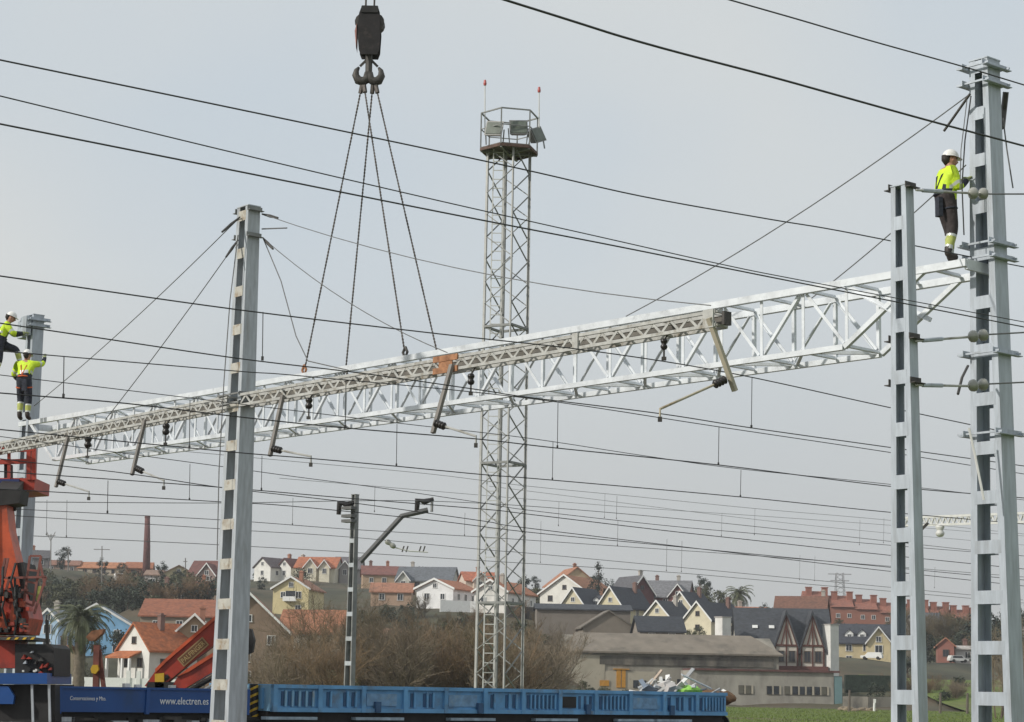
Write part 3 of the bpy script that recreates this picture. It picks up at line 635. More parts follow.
for px, y1, lab in ((664, 345, 'black bell insulator hanging under the beam near its cut end'), (471, 380, 'black bell insulator hanging near the rusty joint'), (309, 404, 'black bell insulator hanging right of the beam carrying mast'), (166, 430, 'black bell insulator hanging above the middle left drop post'), (88, 443, 'black bell insulator hanging nearest the left edge mast')):
    A = on_beam(px)+w1*.13-Z*(BH/2); q = A.y/F; C0 = at(px, y1, A.y)
    root = thing('suspension_insulator', lab, 'insulator', A)
    m = MB(); m.tube([A+Z*.05, C0+Z*(5*q)], .014, 5); m.build('hanger', darkst, root, A)
    insulator_lathe(C0+Z*(6.5*q), C0-Z*(5*q), 3.7*q, 2).build('bell', blackm, root, A, True)
    m = MB(); m.tube([C0-Z*(5*q), C0-Z*(13*q)], .016, 5); m.box(C0-Z*(14*q), (.07, .07, .05)); m.build('clamp', darkst, root, A)

# ------------------------------------------------------------------ crane hook, block and slings
sN1, sN2 = sfind(304, 0, 0), sfind(405, 0, 0); sF1, sF2 = sfind(345, 1, 0), sfind(439, 1, 0)
HY = (tp(sN1, 0, 0).y+tp(sF2, 1, 0).y)/2; q = HY/F
hk = at(368.5, 79, HY); blk_bot = at(369, 56, HY)
root = thing('crane_hook_block', 'heavy black crane hook block with double hook hanging at the top', 'hook block', hk)
hookm = mat('greasy_black_paint', (.014, .012, .013), .75, 0, .4, 7., dirt=(.045, .034, .032), dscale=5.); dp = .34
for s in (-1, 1):
    m = MB(); cx = s*dp/2
    pts = [(-.25, .08), (-.2, -.02), (.22, -.02), (.27, .1), (.29, .5), (.26, .92), (.2, 1.07), (-.2, 1.07), (-.27, .9), (-.3, .45)]
    m.prism([(blk_bot.x+x*.84, blk_bot.y+cx, blk_bot.z+z) for x, z in pts], (0, -.02, 0), (0, .02, 0)); m.build('cheek_plate', hookm, root, hk)
for x in (-.12, .12):
    m = MB(); pts = [blk_bot+Vector((x, -.14+.28*i/4, .72)) for i in range(5)]; m.tube(pts, [.2, .18, .17, .18, .2], 14); m.build('sheave', darkst, root, hk)
m = MB(); m.prism([(blk_bot.x-.27, blk_bot.y-.2, blk_bot.z+.12), (blk_bot.x-.31, blk_bot.y-.2, blk_bot.z+.5), (blk_bot.x-.27, blk_bot.y-.2, blk_bot.z+.66)], (0, 0, 0), (0, .4, 0)); m.build('red_white_guard', mat('worn_red_white', (.5, .25, .22), .6, 0, .4, 9.), root, hk)
m = MB(); m.box(blk_bot+Z*.4, (.3, .3, .7)); m.box(blk_bot+Z*.98+Vector((0, -.2, 0)), (.36, .03, .14)); m.build('core', blackf, root, hk)
m = MB(); m.tube([blk_bot+Z*.05, hk+Z*.12], .075, 8); m.build('hook_shank', darkst, root, hk)
for s in (-1, 1):
    m = MB(); arc = [(0, .16), (.03, .02), (.12, -.04), (.22, -.01), (.28, .1), (.26, .21), (.21, .28)]; rr = [.09, .1, .105, .1, .08, .055, .025]
    m.tube([hk+Vector((s*x, 0, z-.02)) for x, z in arc], rr, 8); m.build('hook', darkst, root, hk, True)
    m = MB(); m.bar(blk_bot+Vector((s*.06, 0, -.1)), hk+Vector((s*.19, 0, .28)), .03, .05); m.build('safety_latch', darkst, root, hk)
for x, y in ((-.1, -.1), (.08, -.1), (-.1, .1), (.08, .1)):
    m = MB(); m.tube([blk_bot+Vector((x, y, .8)), blk_bot+Vector((x*1.3, y, 9.))], .014, 5); m.build('hoist_rope', ropem, root, hk)
slabs = ['leftmost twisted lifting sling from the hook to the near chord', 'second lifting sling from the left reaching the far chord', 'third lifting sling from the left reaching the near chord', 'rightmost lifting sling from the hook to the far chord']
for (s, w, dx), lab in zip(((sN1, 0, -.13), (sF1, 1, .1), (sN2, 0, -.1), (sF2, 1, .15)), slabs):
    a = hk+Vector((dx, 0, -.1)); b = tp(s, w, 0)+Z*.08; root = thing('lifting_sling', lab, 'sling', b)
    m = MB(); n = 230; d = (b-a); x = d.orthogonal().normalized(); y = d.normalized().cross(x)
    for ph in (0, math.pi):
        m.tube([a+d*(.03+.95*i/n)+(x*math.cos(i*1.15+ph)+y*math.sin(i*1.15+ph))*.011 for i in range(n+1)], .0115, 4)
    m.build('rope', ropem, root, b)
    m = MB(); m.tube([a, a+d*.035], .05, 6); m.build('ferrule', ropem, root, b)
    m = MB(); m.tube([b+Z*.16, b+Z*.05+E_*.07, b-Z*.08, b+Z*.05-E_*.07, b+Z*.16], .03, 6); m.build('shackle', rust if s == sN1 else darkst, root, b)

# ------------------------------------------------------------------ wires
def smooth(P, k=6):
    out = []; n = len(P)
    for i in range(n-1):
        p0, p1, p2, p3 = P[max(i-1, 0)], P[i], P[i+1], P[min(i+2, n-1)]
        for j in range(k):
            t = j/k; out.append(.5*((2*p1)+(p2-p0)*t+(2*p0-5*p1+4*p2-p3)*t*t+(3*p1-p0-3*p2+p3)*t**3))
    return out+[P[-1]]
def wire(label, pix, Y512, r, drops=(), m_=wirem, ext=(1, 1), group=None):
    pix = sorted(pix); P = [onplane(x, y, Y512) for x, y in pix]
    if ext[0]: d = (P[0]-P[1]).normalized(); P = [P[0]+d*6]+P
    if ext[1]: d = (P[-1]-P[-2]).normalized(); P = P+[P[-1]+d*8]
    P = smooth(P); root = thing('overhead_wire', label, 'wire', P[0], 0, group)
    m = MB(); m.tube(P, r*.86, 5); m.build('strand', m_, root, P[0])
    for x, ya, yb in drops:
        m = MB(); a, b = onplane(x, ya, Y512), onplane(x-.6, yb, Y512); m.tube([a, b], max(.007, r*.7), 4); m.build('dropper', m_, root, P[0])
        m = MB(); m.box(b+Z*.02, (.03, .03, .05)); m.build('dropper_clip', m_, root, P[0])
wire('thick overhead cable crossing in front of the tall right mast', [(505, 0), (640, 42), (768, 76), (840, 96), (930, 121), (1024, 146)], 15, .0125)
wire('overhead cable at the top right corner passing the tall mast top', [(730, 0), (800, 20), (868, 40), (968, 68), (1024, 85)], 23.4, .0135)
wire('uppermost overhead wire from the left edge to the tall mast clamp', [(0, 60), (256, 113), (512, 167), (640, 196), (768, 219), (840, 231), (966, 256), (1024, 267)], 24.2, .0115)
wire('second overhead wire from the left edge meeting the third one', [(0, 96), (256, 158), (440, 201), (600, 237), (720, 264), (805, 281), (1024, 322)], 21.5, .008)
wire('third overhead wire from the left edge, thicker than the second', [(0, 124), (256, 175), (440, 212), (600, 243), (700, 263), (805, 284), (1024, 327)], 21, .0105)
Tl = 0
wire('messenger wire of the nearest track crossing below the crane slings', [(0, 276), (240, 310), (440, 334), (592, 351), (730, 373), (887, 407), (1024, 436)], 27, .0105)
wire('contact wire of the nearest track with steady arm of the cut end', [(46, 330), (235, 358), (360, 373), (480, 390), (526, 397), (659, 413.5), (752, 428), (887, 447), (1024, 466)], 27, .0095, [(263, 312, 360), (752, 378, 428)])
wire('messenger wire of the second track from the camera', [(0, 351), (235, 371), (302, 376), (526, 398), (713, 426), (887, 452), (1024, 474)], 32.5, .0095)
wire('contact wire of the second track registered below the rusty joint', [(0, 393), (122, 403), (240, 417), (346, 428), (477, 439), (556, 448), (719, 465), (887, 486), (1024, 498)], 32.5, .0115, [(64, 357, 397), (346, 380, 428), (558, 403, 448), (719, 427, 465)])
wire('messenger wire of the third track from the camera', [(240, 404), (397, 423), (527, 438), (646, 456), (741, 469), (887, 484), (1024, 500)], 37.6, .0085)
wire('contact wire of the third track registered right of the beam mast', [(36, 433), (190, 448), (254, 454), (311, 458.5), (394, 466), (482, 474.5), (551, 480), (741, 497), (887, 512), (1024, 524)], 37.6, .0115, [(397, 424, 466), (553, 442, 480), (741, 470, 497), (190, 400, 448)])
FG = 'far overhead wires above the yard'
def fw(label, pix, Y, r=.0105, d=(), m_=wirem): wire(label, pix, Y, r, d, m_, (1, 1), FG)
fw('far wire starting lowest under the left truss end and falling steeply', [(36, 463), (131, 474), (225, 488), (346, 502), (483, 521), (527, 528), (760, 556), (887, 571), (1024, 586)], 44, .0105)
fw('far contact wire registered by the middle left drop post', [(36, 474), (164, 483), (254, 490), (346, 498), (482, 509), (527, 514), (660, 530), (760, 541), (887, 555), (1024, 569)], 44.5, .0115, [(262, 456, 490), (108, 480.6, 513)])
fw('far contact wire registered by the drop post nearest the left edge', [(36, 491), (90, 494), (223, 502), (290, 506), (430, 520), (527, 532), (660, 545), (887, 567), (1024, 580)], 49, .0115, [(190, 464, 500)])
fw('far messenger wire emerging under the truss left of the beam mast', [(144, 456), (225, 467), (290, 476), (381, 488), (483, 503), (527, 510), (660, 525), (760, 534), (887, 545), (1024, 556)], 49, .0095)
fw('nearly level feeder wire carried by the street lamp like bracket mast', [(35, 502), (223, 503), (340, 501), (424, 501), (527, 506), (660, 517), (760, 527), (887, 541), (1024, 556)], 63, .0125, [(375, 486, 512), (617, 496, 519)], wiref)
fw('far thin wire passing just under the bracket arm', [(35, 510), (223, 520), (346, 529), (482, 537), (527, 540), (660, 549), (760, 556), (887, 566), (1024, 577)], 56, .0105, [(293, 498, 525), (465, 513, 536), (618, 520, 546)], wiref)
fw('far thin wire two below the bracket arm', [(35, 517), (223, 529), (254, 531), (349, 537), (488, 550), (527, 553), (666, 566), (760, 575), (887, 587)], 60, .0105, [(559, 502, 526)], wiref)
fw('lowest far wire just above the skyline chimney', [(35, 536), (223, 545), (346, 552), (488, 561), (666, 572), (760, 580), (887, 591), (1024, 603)], 66, .0115, [(47, 500, 535), (67, 500, 537), (541, 521, 563), (667, 539, 571), (682, 541, 572)], wiref)
fw('faint far wire above the middle of the yard right of tower', [(300, 462), (430, 474), (527, 486), (640, 497), (760, 509), (887, 520), (1024, 534)], 70, .0095, [(605, 494, 518), (722, 513, 536), (755, 509, 535)], wiref)
fw('second faint far wire above the yard right of tower', [(420, 490), (527, 499), (640, 508), (760, 516), (887, 525), (1024, 536)], 74, .0095, [(860, 520, 545), (884, 518, 543)], wiref)
fw('faint far wire near the distant lattice beam', [(600, 500), (760, 520), (887, 533), (1024, 545)], 80, .0095, [(800, 555, 580), (815, 556, 581), (935, 567, 588)], wiref)
# anchored wires leaving the shorter mast towards the right
for y0, y1, y2, lab in ((190, 193, 195, 'uppermost anchored wire from the shorter right mast'), (341, 337, 332, 'middle anchored wire from the shorter right mast'), (385, 386, 382, 'lowest anchored wire from the shorter right mast')):
    A = at(916, y0, 28.0); B = at(968, y1, 28.75); C = at(988, (y1+y2)/2, 29.0); D = at(1050, y2-1, 29.9)
    root = thing('anchored_wire', lab, 'wire', A)
    m = MB(); m.tube([A, A.lerp(B, .45), B], .018, 6); m.build('turnbuckle_rod', oldbeam, root, A)
    m = MB(); m.tube([A.lerp(B, .12), A.lerp(B, .5)], .03, 6); m.build('turnbuckle', galvr, root, A)
    for k in (0, 1):
        c0 = B.lerp(C, .05+.5*k); c1 = B.lerp(C, .45+.5*k); pts = [c0.lerp(c1, f) for f in (0, .15, .4, .6, .85, 1)]
        m = MB(); m.tube(pts, [.028, .05, .088, .092, .045, .028], 14); m.build('glass_disc', glassi, root, A, True)
    m = MB(); m.tube([C, D], .012, 6); m.build('conductor', wiref, root, A)
# stays and ropes
topA = at(970, 94, 30.0)
a = at(944, 131, 30.5)
strap('stay_cable', 'long stay cable from the tall mast top down to the truss', sag(topA, tp(sfind(626, 0, 0), 0, -.08), .16, 14), .010, wiref, 'stay cable')
strap('stay_cable', 'short stay cable from worker height on the tall mast to the truss', sag(at(966, 165, 30.0), tp(sfind(808, 1, 0), 1, -.05), .06), .010, wiref, 'stay cable')
m = MB(); m.tube([topA, a], .022, 6); tag(m.build('turnbuckle', darkst, None, topA), 'dark turnbuckle on the tall mast stay cable', 'turnbuckle')
strap('pull_rope', 'pull rope dropping from the tall mast top to the worker', [at(971, 96, 29.9), at(965, 140, 29.85), at(962, 185, 29.85), at(964, 235, 29.85)], .011, wirem, 'rope')
strap('pull_rope', 'thin second rope beside the worker at the tall mast', [at(967, 100, 29.9), at(961, 150, 29.8), at(960, 190, 29.8)], .008, wiref, 'rope')
strap('hanging_strap', 'dark strap hanging behind the top of the tall mast', [at(1006, 92, 30.5), at(1004, 110, 30.6), at(1002, 128, 30.5)], .05, darkst)
strap('loose_rope', 'loose thin rope right of the tall mast', [at(1003, 118, 30.4), at(1007, 150, 30.4), at(1013, 188, 30.4)], .012, wiref, 'rope')
strap('loose_rod', 'pale loose rod hanging on the tall mast lower front', [at(969, 428, 29.7), at(975, 455, 29.7), at(984, 500, 29.7)], .02, woff, 'rod')
strap('bonding_lead', 'short lead linking lower anchored wire to tall mast rod', [at(968, 366, 29.7), at(962, 378, 29.3), at(958, 394, 29.0)], .022, darkst, 'lead')
tC1, tC2 = at(240, 217, 37.9), at(238, 240, 37.9); tC3, tC4 = at(262, 214, 38), at(263, 238, 38)
strap('stay_cable', 'upper left stay from the beam mast top to the left mast', sag(tC1, at(34, 406, 50.6), .12), .010, wiref, 'stay cable')
strap('stay_cable', 'lower left stay from the beam mast to the old beam', sag(tC2, on_beam(105)+Z*.15, .06), .010, wiref, 'stay cable')
strap('stay_cable', 'upper right stay from the beam mast to the cut beam end', sag(tC3, BR+Z*.2+e1*.1, .25), .0085, wiref, 'stay cable')
strap('stay_cable', 'lower right stay from the beam mast to the rusty joint', sag(tC4, J+Z*.2, .2), .0085, wiref, 'stay cable')
strap('loose_rope', 'slack rope hanging from the beam mast to the old beam', [tC4, at(281, 281, 37.3), at(296, 336, 36.6), at(308, 361, 36.2), on_beam(348)+Z*.2], .011, wiref, 'rope')
strap('loose_rope', 'thin rope hanging down the left side of the beam mast', [at(238, 235, 37.7), at(230, 300, 37.7), at(224, 380, 37.7), at(219, 470, 37.7), at(217, 560, 37.7)], .011, wiref, 'rope')
for A, B, lab in ((tC1, at(222, 232, 37.5), 'turnbuckle on the upper left mast stay'), (tC2, at(226, 257, 37.6), 'turnbuckle on the lower left mast stay'), (tC3, at(278, 218, 37.7), 'turnbuckle on the upper right mast stay'), (tC4, at(273, 249, 37.6), 'turnbuckle on the lower right mast stay')):
    m = MB(); m.tube([A, A.lerp(B, .5), B], [.015, .032, .02], 6); tag(m.build('turnbuckle', darkst, None, A), lab, 'turnbuckle')
strap('loose_rod', 'short rod sticking out right of the beam mast top', [at(262, 229, 38), at(287, 228, 37.6)], .014, wiref, 'rod')

# ------------------------------------------------------------------ bracket mast behind the wagon
PE = at(352, 600, 62); HE = zt(357, 495, 62)
mE = mast('small dark grey bracket mast standing behind the blue wagon', PE, HE, .34, .17, .2, .17, towerst, galv, rz=-R_(38), bt=.13, fl=.08, name='bracket_mast')
rE = Matrix.Rotation(R_(38), 3, 'Z')
def loc(p): return rE @ (Vector(p)-Vector((PE.x, PE.y, 0)))
a, b, c = at(360, 562, 62), at(402, 516, 62), at(428, 510, 62)
m = MB(); m.tube([loc(a), loc(b), loc(c)], .085, 8); m.build('bracket_arm', mat('dark_bracket_steel', (.12, .12, .12), .6, .2, .2, 4.), mE)
for x, y, s in ((346, 505, -1), (424, 502, -1)):
    p = at(x, y, 62); m = MB(); m.tube([loc(p+Vector((-.22, 0, -.3))), loc(p+Vector((-.2, 0, .05))), loc(p), loc(p+Vector((.3, 0, .1)))], [.07, .1, .1, .05], 8); m.build('insulator', blackm, mE)
    m = MB(); m.bar(loc(p+Vector((.25, 0, .15))), loc(p+Vector((.25, 0, -.3))), .06); m.build('insulator_bracket', towerst, mE)
for y in (508, 516, 521):
    p = at(349, y, 61.8); m = MB(); m.box(loc(p), (.42, .26, .09)); m.build('clamp', MATS['dark_bracket_steel'], mE)
# far registration arm and the distant lattice beam
p = at(393, 545, 80); root = thing('registration_arm', 'far pale registration arm with insulator hanging right of bracket mast', 'arm', p)
insulator_lathe(p+Vector((-.3, 0, .18)), p+Vector((.1, 0, -.1)), .11, 2).build('insulator', glassi, root, p, True)
m = MB(); m.tube([p+Vector((.1, 0, -.1)), at(410, 551, 80), at(428, 552, 80)], .03, 5); m.build('arm', woff, root, p)
for x in (402, 406, 419, 423): m = MB(); m.tube([at(x+2, 546, 80), at(x, 552, 80)], .03, 5); m.build('clip', darkst, root, p)
A, B = at(900, 522, 92), at(1040, 517, 80)
root = thing('distant_lattice_beam', 'distant pale lattice beam visible between the two right masts', 'beam', A); e = (B-A).normalized()
for s in (-.18, .18): m = MB(); m.bar(A+Z*s, B+Z*s, .1); m.build('chord', woff, root, A)
for i in range(24):
    for f0, f1, s in ((0, .5, -1), (.5, 1, 1)):
        m = MB(); m.bar(A.lerp(B, (i+f0)/24)+Z*(.16*s), A.lerp(B, (i+f1)/24)-Z*(.16*s), .06); m.build('lacing_bar', woff, root, A)
p = at(940, 530, 88); insulator_lathe(p+Z*.25, p-Z*.3, .2, 2).build('insulator', woff, root, A, True)
m = MB(); m.bar(at(928, 523, 88), at(920, 531, 88), .12); m.build('strut', darkst, root, A)

# ------------------------------------------------------------------ floodlight tower
TY = 70; PT = at(500.5, 600, TY); HTW = zt(506, 151, TY); TA = R_(15)
tw = thing('floodlight_tower', 'tall grey lattice floodlight tower with railed lamp platform', 'tower', (PT.x, PT.y, 0))
r0, r1 = .82, .77
def leg(k, z): r = r0+(r1-r0)*z/HTW; a = TA+k*math.pi/2; return Vector((r*math.cos(a), r*math.sin(a), z))
for k in range(4): m = MB(); m.angle(leg(k, 0), leg(k, HTW), .08, .02, up=-Vector((math.cos(TA+k*math.pi/2+.8), math.sin(TA+k*math.pi/2+.8), 0))); m.build('leg', towerl, tw)
npan = 13; ph = HTW/npan
for i in range(npan):
    for k in range(4):
        z0, z1 = i*ph, (i+1)*ph; zm = (z0+z1)/2
        for a, b in ((leg(k, z0), leg(k+1, zm)), (leg(k+1, zm), leg(k, z1))) if i % 2 == 0 else ((leg(k+1, z0), leg(k, zm)), (leg(k, zm), leg(k+1, z1))):
            m = MB(); m.angle(a, b, .036, .012); m.build('diagonal', towerst, tw)
    if i in (3, 6, 9):
        for k in range(4): m = MB(); m.bar(leg(k, i*ph), leg(k+1, i*ph), .09, .08); m.build('horizontal', towerst, tw)
m = MB()
for x in (-.2, .16): m.bar((x-.35, -.25, .3), (x-.35, -.25, HTW), .045)
zz = .5
while zz < HTW: m.bar((-.55, -.25, zz), (-.19, -.25, zz), .03); zz += .33
m.build('ladder', woff, tw)
m = MB(); m.tube([(-.1, .1, .2), (-.1, .1, HTW)], .05, 6); m.build('cable_duct', towerst, tw)
RP = 1.05; hexp = [Vector((RP*math.cos(R_(60*i+14)), RP*math.sin(R_(60*i+14)), 0)) for i in range(6)]
zp = HTW; m = MB(); m.prism([p+Z*zp for p in hexp], (0, 0, 0), (0, 0, .06)); m.build('platform_deck', mat('platform_grating', (.17, .15, .14), .8, .1, .3, 8.), tw)
for i in range(6):
    a, b = hexp[i]+Z*zp, hexp[(i+1) % 6]+Z*zp
    m = MB(); m.bar(a-Z*.03, b-Z*.03, .06, .1); m.build('platform_edge', mat('rusty_brown_steel', (.12, .075, .06), .8, .1, .3, 6.), tw)
    m = MB(); m.bar(a, a+Z*1.32, .05); m.build('railing_post', towerst, tw)
    m = MB(); m.bar(a+Z*1.32, b+Z*1.32, .045); m.build('handrail', towerst, tw)
    m = MB(); m.bar(a+Z*.72, b+Z*.72, .03); m.build('midrail', towerst, tw)
    m = MB(); m.bar(leg(0, zp)*0+Z*(zp-.1), a-Z*.08, .07, .09); m.build('platform_joist', towerst, tw)
lampb = mat('lamp_housing', (.24, .24, .23), .5, .3, .1, 5.); lampg = mat('lamp_glass', (.13, .15, .125), .3, 0, .2, 4.)
def flood(x, y, z, yaw, tilt, roll):
    M3 = Matrix.Rotation(yaw, 3, 'Z') @ Matrix.Rotation(tilt, 3, 'X') @ Matrix.Rotation(roll, 3, 'Y'); c = Vector((x, y, z))
    m = MB(); o = [(-.33, -.1, -.28), (.33, -.1, -.28), (.33, -.1, .28), (-.33, -.1, .28), (-.22, .2, -.18), (.22, .2, -.18), (.22, .2, .18), (-.22, .2, .18)]
    m.add([c+M3 @ Vector(p) for p in o], [(3, 2, 1, 0)[::-1], (4, 5, 6, 7)[::-1], (0, 1, 5, 4)[::-1], (1, 2, 6, 5)[::-1], (2, 3, 7, 6)[::-1], (3, 0, 4, 7)[::-1]]); l = m.build('floodlight', lampb, tw)
    m = MB(); m.box(c+M3 @ Vector((0, -.115, 0)), (.56, .02, .46), M3); m.build('lens', lampg, l)
    for s in (-1, 1): m = MB(); m.bar(c+M3 @ Vector((s*.36, 0, 0)), Vector((x+s*.3, y, zp+.06)), .04); m.build('lamp_yoke', towerst, l)
flood(-.52, -.62, zp+.62, -.35, -.2, .1); flood(.32, -.66, zp+.66, .1, -.2, -.04); flood(.98, -.25, zp+.52, .8, -.22, -.4)
redl = mat('red_obstruction_lamp', (.45, .08, .07), .4)
for x0, y0, y1 in ((485, 112, 81), (539, 118, 88)):
    a, b = at(x0, y0+22, TY), at(x0, y1+6, TY); a = Vector((a.x-PT.x, -.2, a.z)); b = Vector((b.x-PT.x, -.2, b.z))
    m = MB(); m.tube([a, b], .022, 6); an = m.build('antenna', woff, tw); m = MB(); m.tube([b, b+Z*.07, b+Z*.2], [.05, .06, .04], 8); m.build('obstruction_lamp', redl, an)

# ------------------------------------------------------------------ works train
RU = Matrix.Rotation(math.atan2(U.y, U.x), 3, 'Z')           # local x along the track, local y away from us
def tfind(px, n, z):
    a, b = -12., 60.
    for _ in range(40):
        c = (a+b)/2
        if proj(along(TRAIN0, c, n, z))[0] < px: a = c
        else: b = c
    return a
RZU = math.atan2(U.y, U.x)
def bogie(root, x):
    m = MB()
    for s in (-.9, .9): m.box((x, s, .78), (2.4, .12, .3))
    m.box((x, 0, .85), (.5, 1.9, .25)); m.build('bogie_frame', blackf, root)
    for dx in (-.9, .9):
        for s in (-.74, .74):
            pts = [Vector((x+dx, s-.07+.14*i/3, .86)) for i in range(4)]; m = MB(); m.tube(pts, [.46, .46, .44, .3], 20); m.build('wheel', blackf, root)
def buffers(root, x, s):
    for y in (-.85, .85):
        m = MB(); m.tube([(x, y, 1.06), (x+s*.45, y, 1.06), (x+s*.45, y, 1.06), (x+s*.52, y, 1.06)], [.09, .09, .22, .2], 12); m.build('buffer', blackf, root)
# --- long light blue low sided wagon
t0, t1 = tfind(272, 1.4, 1.6), tfind(726, 1.4, 1.6); LW = t1-t0; O = along(TRAIN0, t0)
wg = thing('low_sided_wagon', 'long faded blue low sided wagon carrying scrap at its right end', 'wagon', O, RZU)
zb, zt_ = 1.28, 1.93
m = MB(); m.box((LW/2, 0, 1.12), (LW, 2.5, .3)); m.build('underframe', blackf, wg)
m = MB(); m.box((LW/2, 0, 1.29), (LW-.1, 2.7, .05)); m.build('deck', blackf, wg)
for s in (-1, 1):
    m = MB(); m.box((LW/2, s*1.37, (zb+zt_)/2), (LW, .05, zt_-zb-.02)); sd_ = m.build('side_board', blue_w, wg)
    m = MB(); m.box((LW/2, s*1.4, zt_-.04), (LW, .13, .09)); m.build('top_rail', blue_w, sd_)
    m = MB(); m.box((LW/2, s*1.4, zb+.05), (LW, .13, .1)); m.build('bottom_rail', blue_w, sd_)
rr = random.Random(3)
npn = 12; pw = LW/npn
for i in range(npn):
    x0 = i*pw; m = MB(); m.box((x0+.06, -1.43, (zb+zt_)/2), (.12, .1, zt_-zb)); m.build('side_post', blue_w, wg)
    kind = (['ribs', 'mix', 'plate', 'mix', 'plate', 'mix', 'ribs', 'dark', 'ribs', 'plate', 'mix', 'ribs'])[i]
    nr = (5, 4, 6, 5, 6, 4, 7, 6, 7, 5, 6, 8)[i]
    if kind in ('ribs', 'mix'):
        for k in range(nr):
            x = x0+.2+(pw-.3)*(k+.5)/nr
            if kind == 'mix' and k % 3 == 1: continue
            m = MB(); m.box((x, -1.4, 1.6), (.075, .03, .34)); m.build('slot_shade', blue_d, wg)  # dark blue strip paints in the shade of a side slot
            m = MB(); m.box((x+.07, -1.42, 1.6), (.05, .06, .38)); m.build('rib', blue_l if i == 0 else blue_w, wg)
    elif kind == 'plate':
        m = MB(); m.box((x0+pw/2, -1.405, 1.6), (pw*.72, .03, .3)); m.build('marking_plate', mat('faded_plate', (.15, .29, .46), .6, 0, .25, 6., dirt=(.22, .33, .42), dscale=5.), wg)
    else:
        m = MB(); m.box((x0+pw*.3, -1.41, 1.6), (.55, .03, .3)); m.build('black_plate', blackf, wg)
        for k in range(3): m = MB(); m.box((x0+pw*.62+.2*k, -1.4, 1.6), (.075, .03, .34)); m.build('slot_shade', blue_d, wg)  # same painted slot shade beside the black plate
for x in (.55, 3.2, 6.2, 9.1, 12.1, LW-2.2): m = MB(); m.box((x, -1.36, 1.13), (1.5, .2, .07)); m.build('step_board', mat('worn_step_board', (.3, .38, .45), .7, 0, .3, 5.), wg)
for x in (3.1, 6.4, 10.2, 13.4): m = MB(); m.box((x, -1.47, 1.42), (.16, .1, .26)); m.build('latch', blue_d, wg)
for x, s in ((.03, -1), (LW-.03, 1)):
    m = MB(); m.box((x, 0, (zb+zt_)/2), (.06, 2.7, zt_-zb-.03)); en = m.build('end_board', blue_l, wg)
    for y in (-1.0, -.5, 0, .5, 1.0): m = MB(); m.box((x+s*.06, y, 1.6), (.06, .1, .5)); m.build('end_rib', blue_w, en)
for x in (2.4, LW-2.4): bogie(wg, x)
buffers(wg, 0, -1); buffers(wg, LW, 1)
# --- bright blue works wagon with lettering
te0, te1 = tfind(59, 1.4, 1.5), tfind(247, 1.4, 1.5); LE = te1-te0; O2 = along(TRAIN0, te0)
we = thing('works_wagon', 'deep blue works wagon with white web address on its side', 'wagon', O2, RZU)
m = MB(); m.box((LE/2, 0, 1.1), (LE, 2.5, .26)); m.build('underframe', blackf, we)
m = MB(); m.box((LE/2, 0, 1.24), (LE-.1, 2.7, .05)); m.build('deck', blackf, we)
xm = tfind(147, 1.4, 1.5)-te0
for a, b in ((0.02, xm-.02), (xm+.02, LE-.02)):
    m = MB(); m.box(((a+b)/2, -1.38, 1.5), (b-a, .06, .52)); p_ = m.build('drop_side', blue_e, we)
    m = MB(); m.box(((a+b)/2, -1.4, 1.78), (b-a, .1, .05)); m.build('top_rail', blue_e, p_)
    m = MB(); m.box(((a+b)/2, 1.38, 1.5), (b-a, .06, .52)); m.build('drop_side', blue_e, we)
for x in (0, xm, LE): m = MB(); m.box((x, -1.4, 1.5), (.09, .11, .6)); m.build('side_post', blue_e, we)
letm = mat('white_lettering', (.75, .78, .8), .6)
def text(body, x0, x1, z, size, parent, y=-1.418, m_=letm, name='lettering'):
    c = bpy.data.curves.new('t', 'FONT'); c.body = body; c.size = size; c.extrude = .003; c.resolution_u = 2
    o = bpy.data.objects.new('t', c); COL.objects.link(o); dg = bpy.context.evaluated_depsgraph_get(); me = bpy.data.meshes.new_from_object(o.evaluated_get(dg)); bpy.data.objects.remove(o)
    xs = [v.co.x for v in me.vertices]; w = max(xs)-min(xs); k = (x1-x0)/w
    for v in me.vertices: v.co = Vector((x0+(v.co.x-min(xs))*k, y-v.co.z, z+v.co.y))
    me.materials.clear(); me.materials.append(m_)
    q = bpy.data.objects.new(name, me); COL.objects.link(q); q.parent = parent; return q
xt0, xt1 = tfind(160, 1.42, 1.5)-te0, tfind(208.5, 1.42, 1.5)-te0
text('www.electren.es', xt0, xt1, 1.43, .24, we)
xt0, xt1 = tfind(70, 1.42, 1.5)-te0, tfind(106, 1.42, 1.5)-te0
text('Conservaciones y Mto.', xt0, xt1, 1.5, .13, we)
for x in (1.6, LE-1.6): bogie(we, x)
rr = random.Random(5)
for k in range(16):
    x = LE*(.05+.055*k); m = MB(); m.box((x, -1.3, rr.uniform(1.0, 1.12)), (rr.uniform(.1, .5), .1, rr.uniform(.05, .12))); m.build('frame_fitting', rr.choice([blackf, darkst, galv]), we)
for x, z in ((xm-.2, 1.82), (xm+.7, 1.82), (xm-.5, 1.84)): m = MB(); m.box((x, -1.3, z), (.14, .12, .1)); m.build('latch', woff, we)
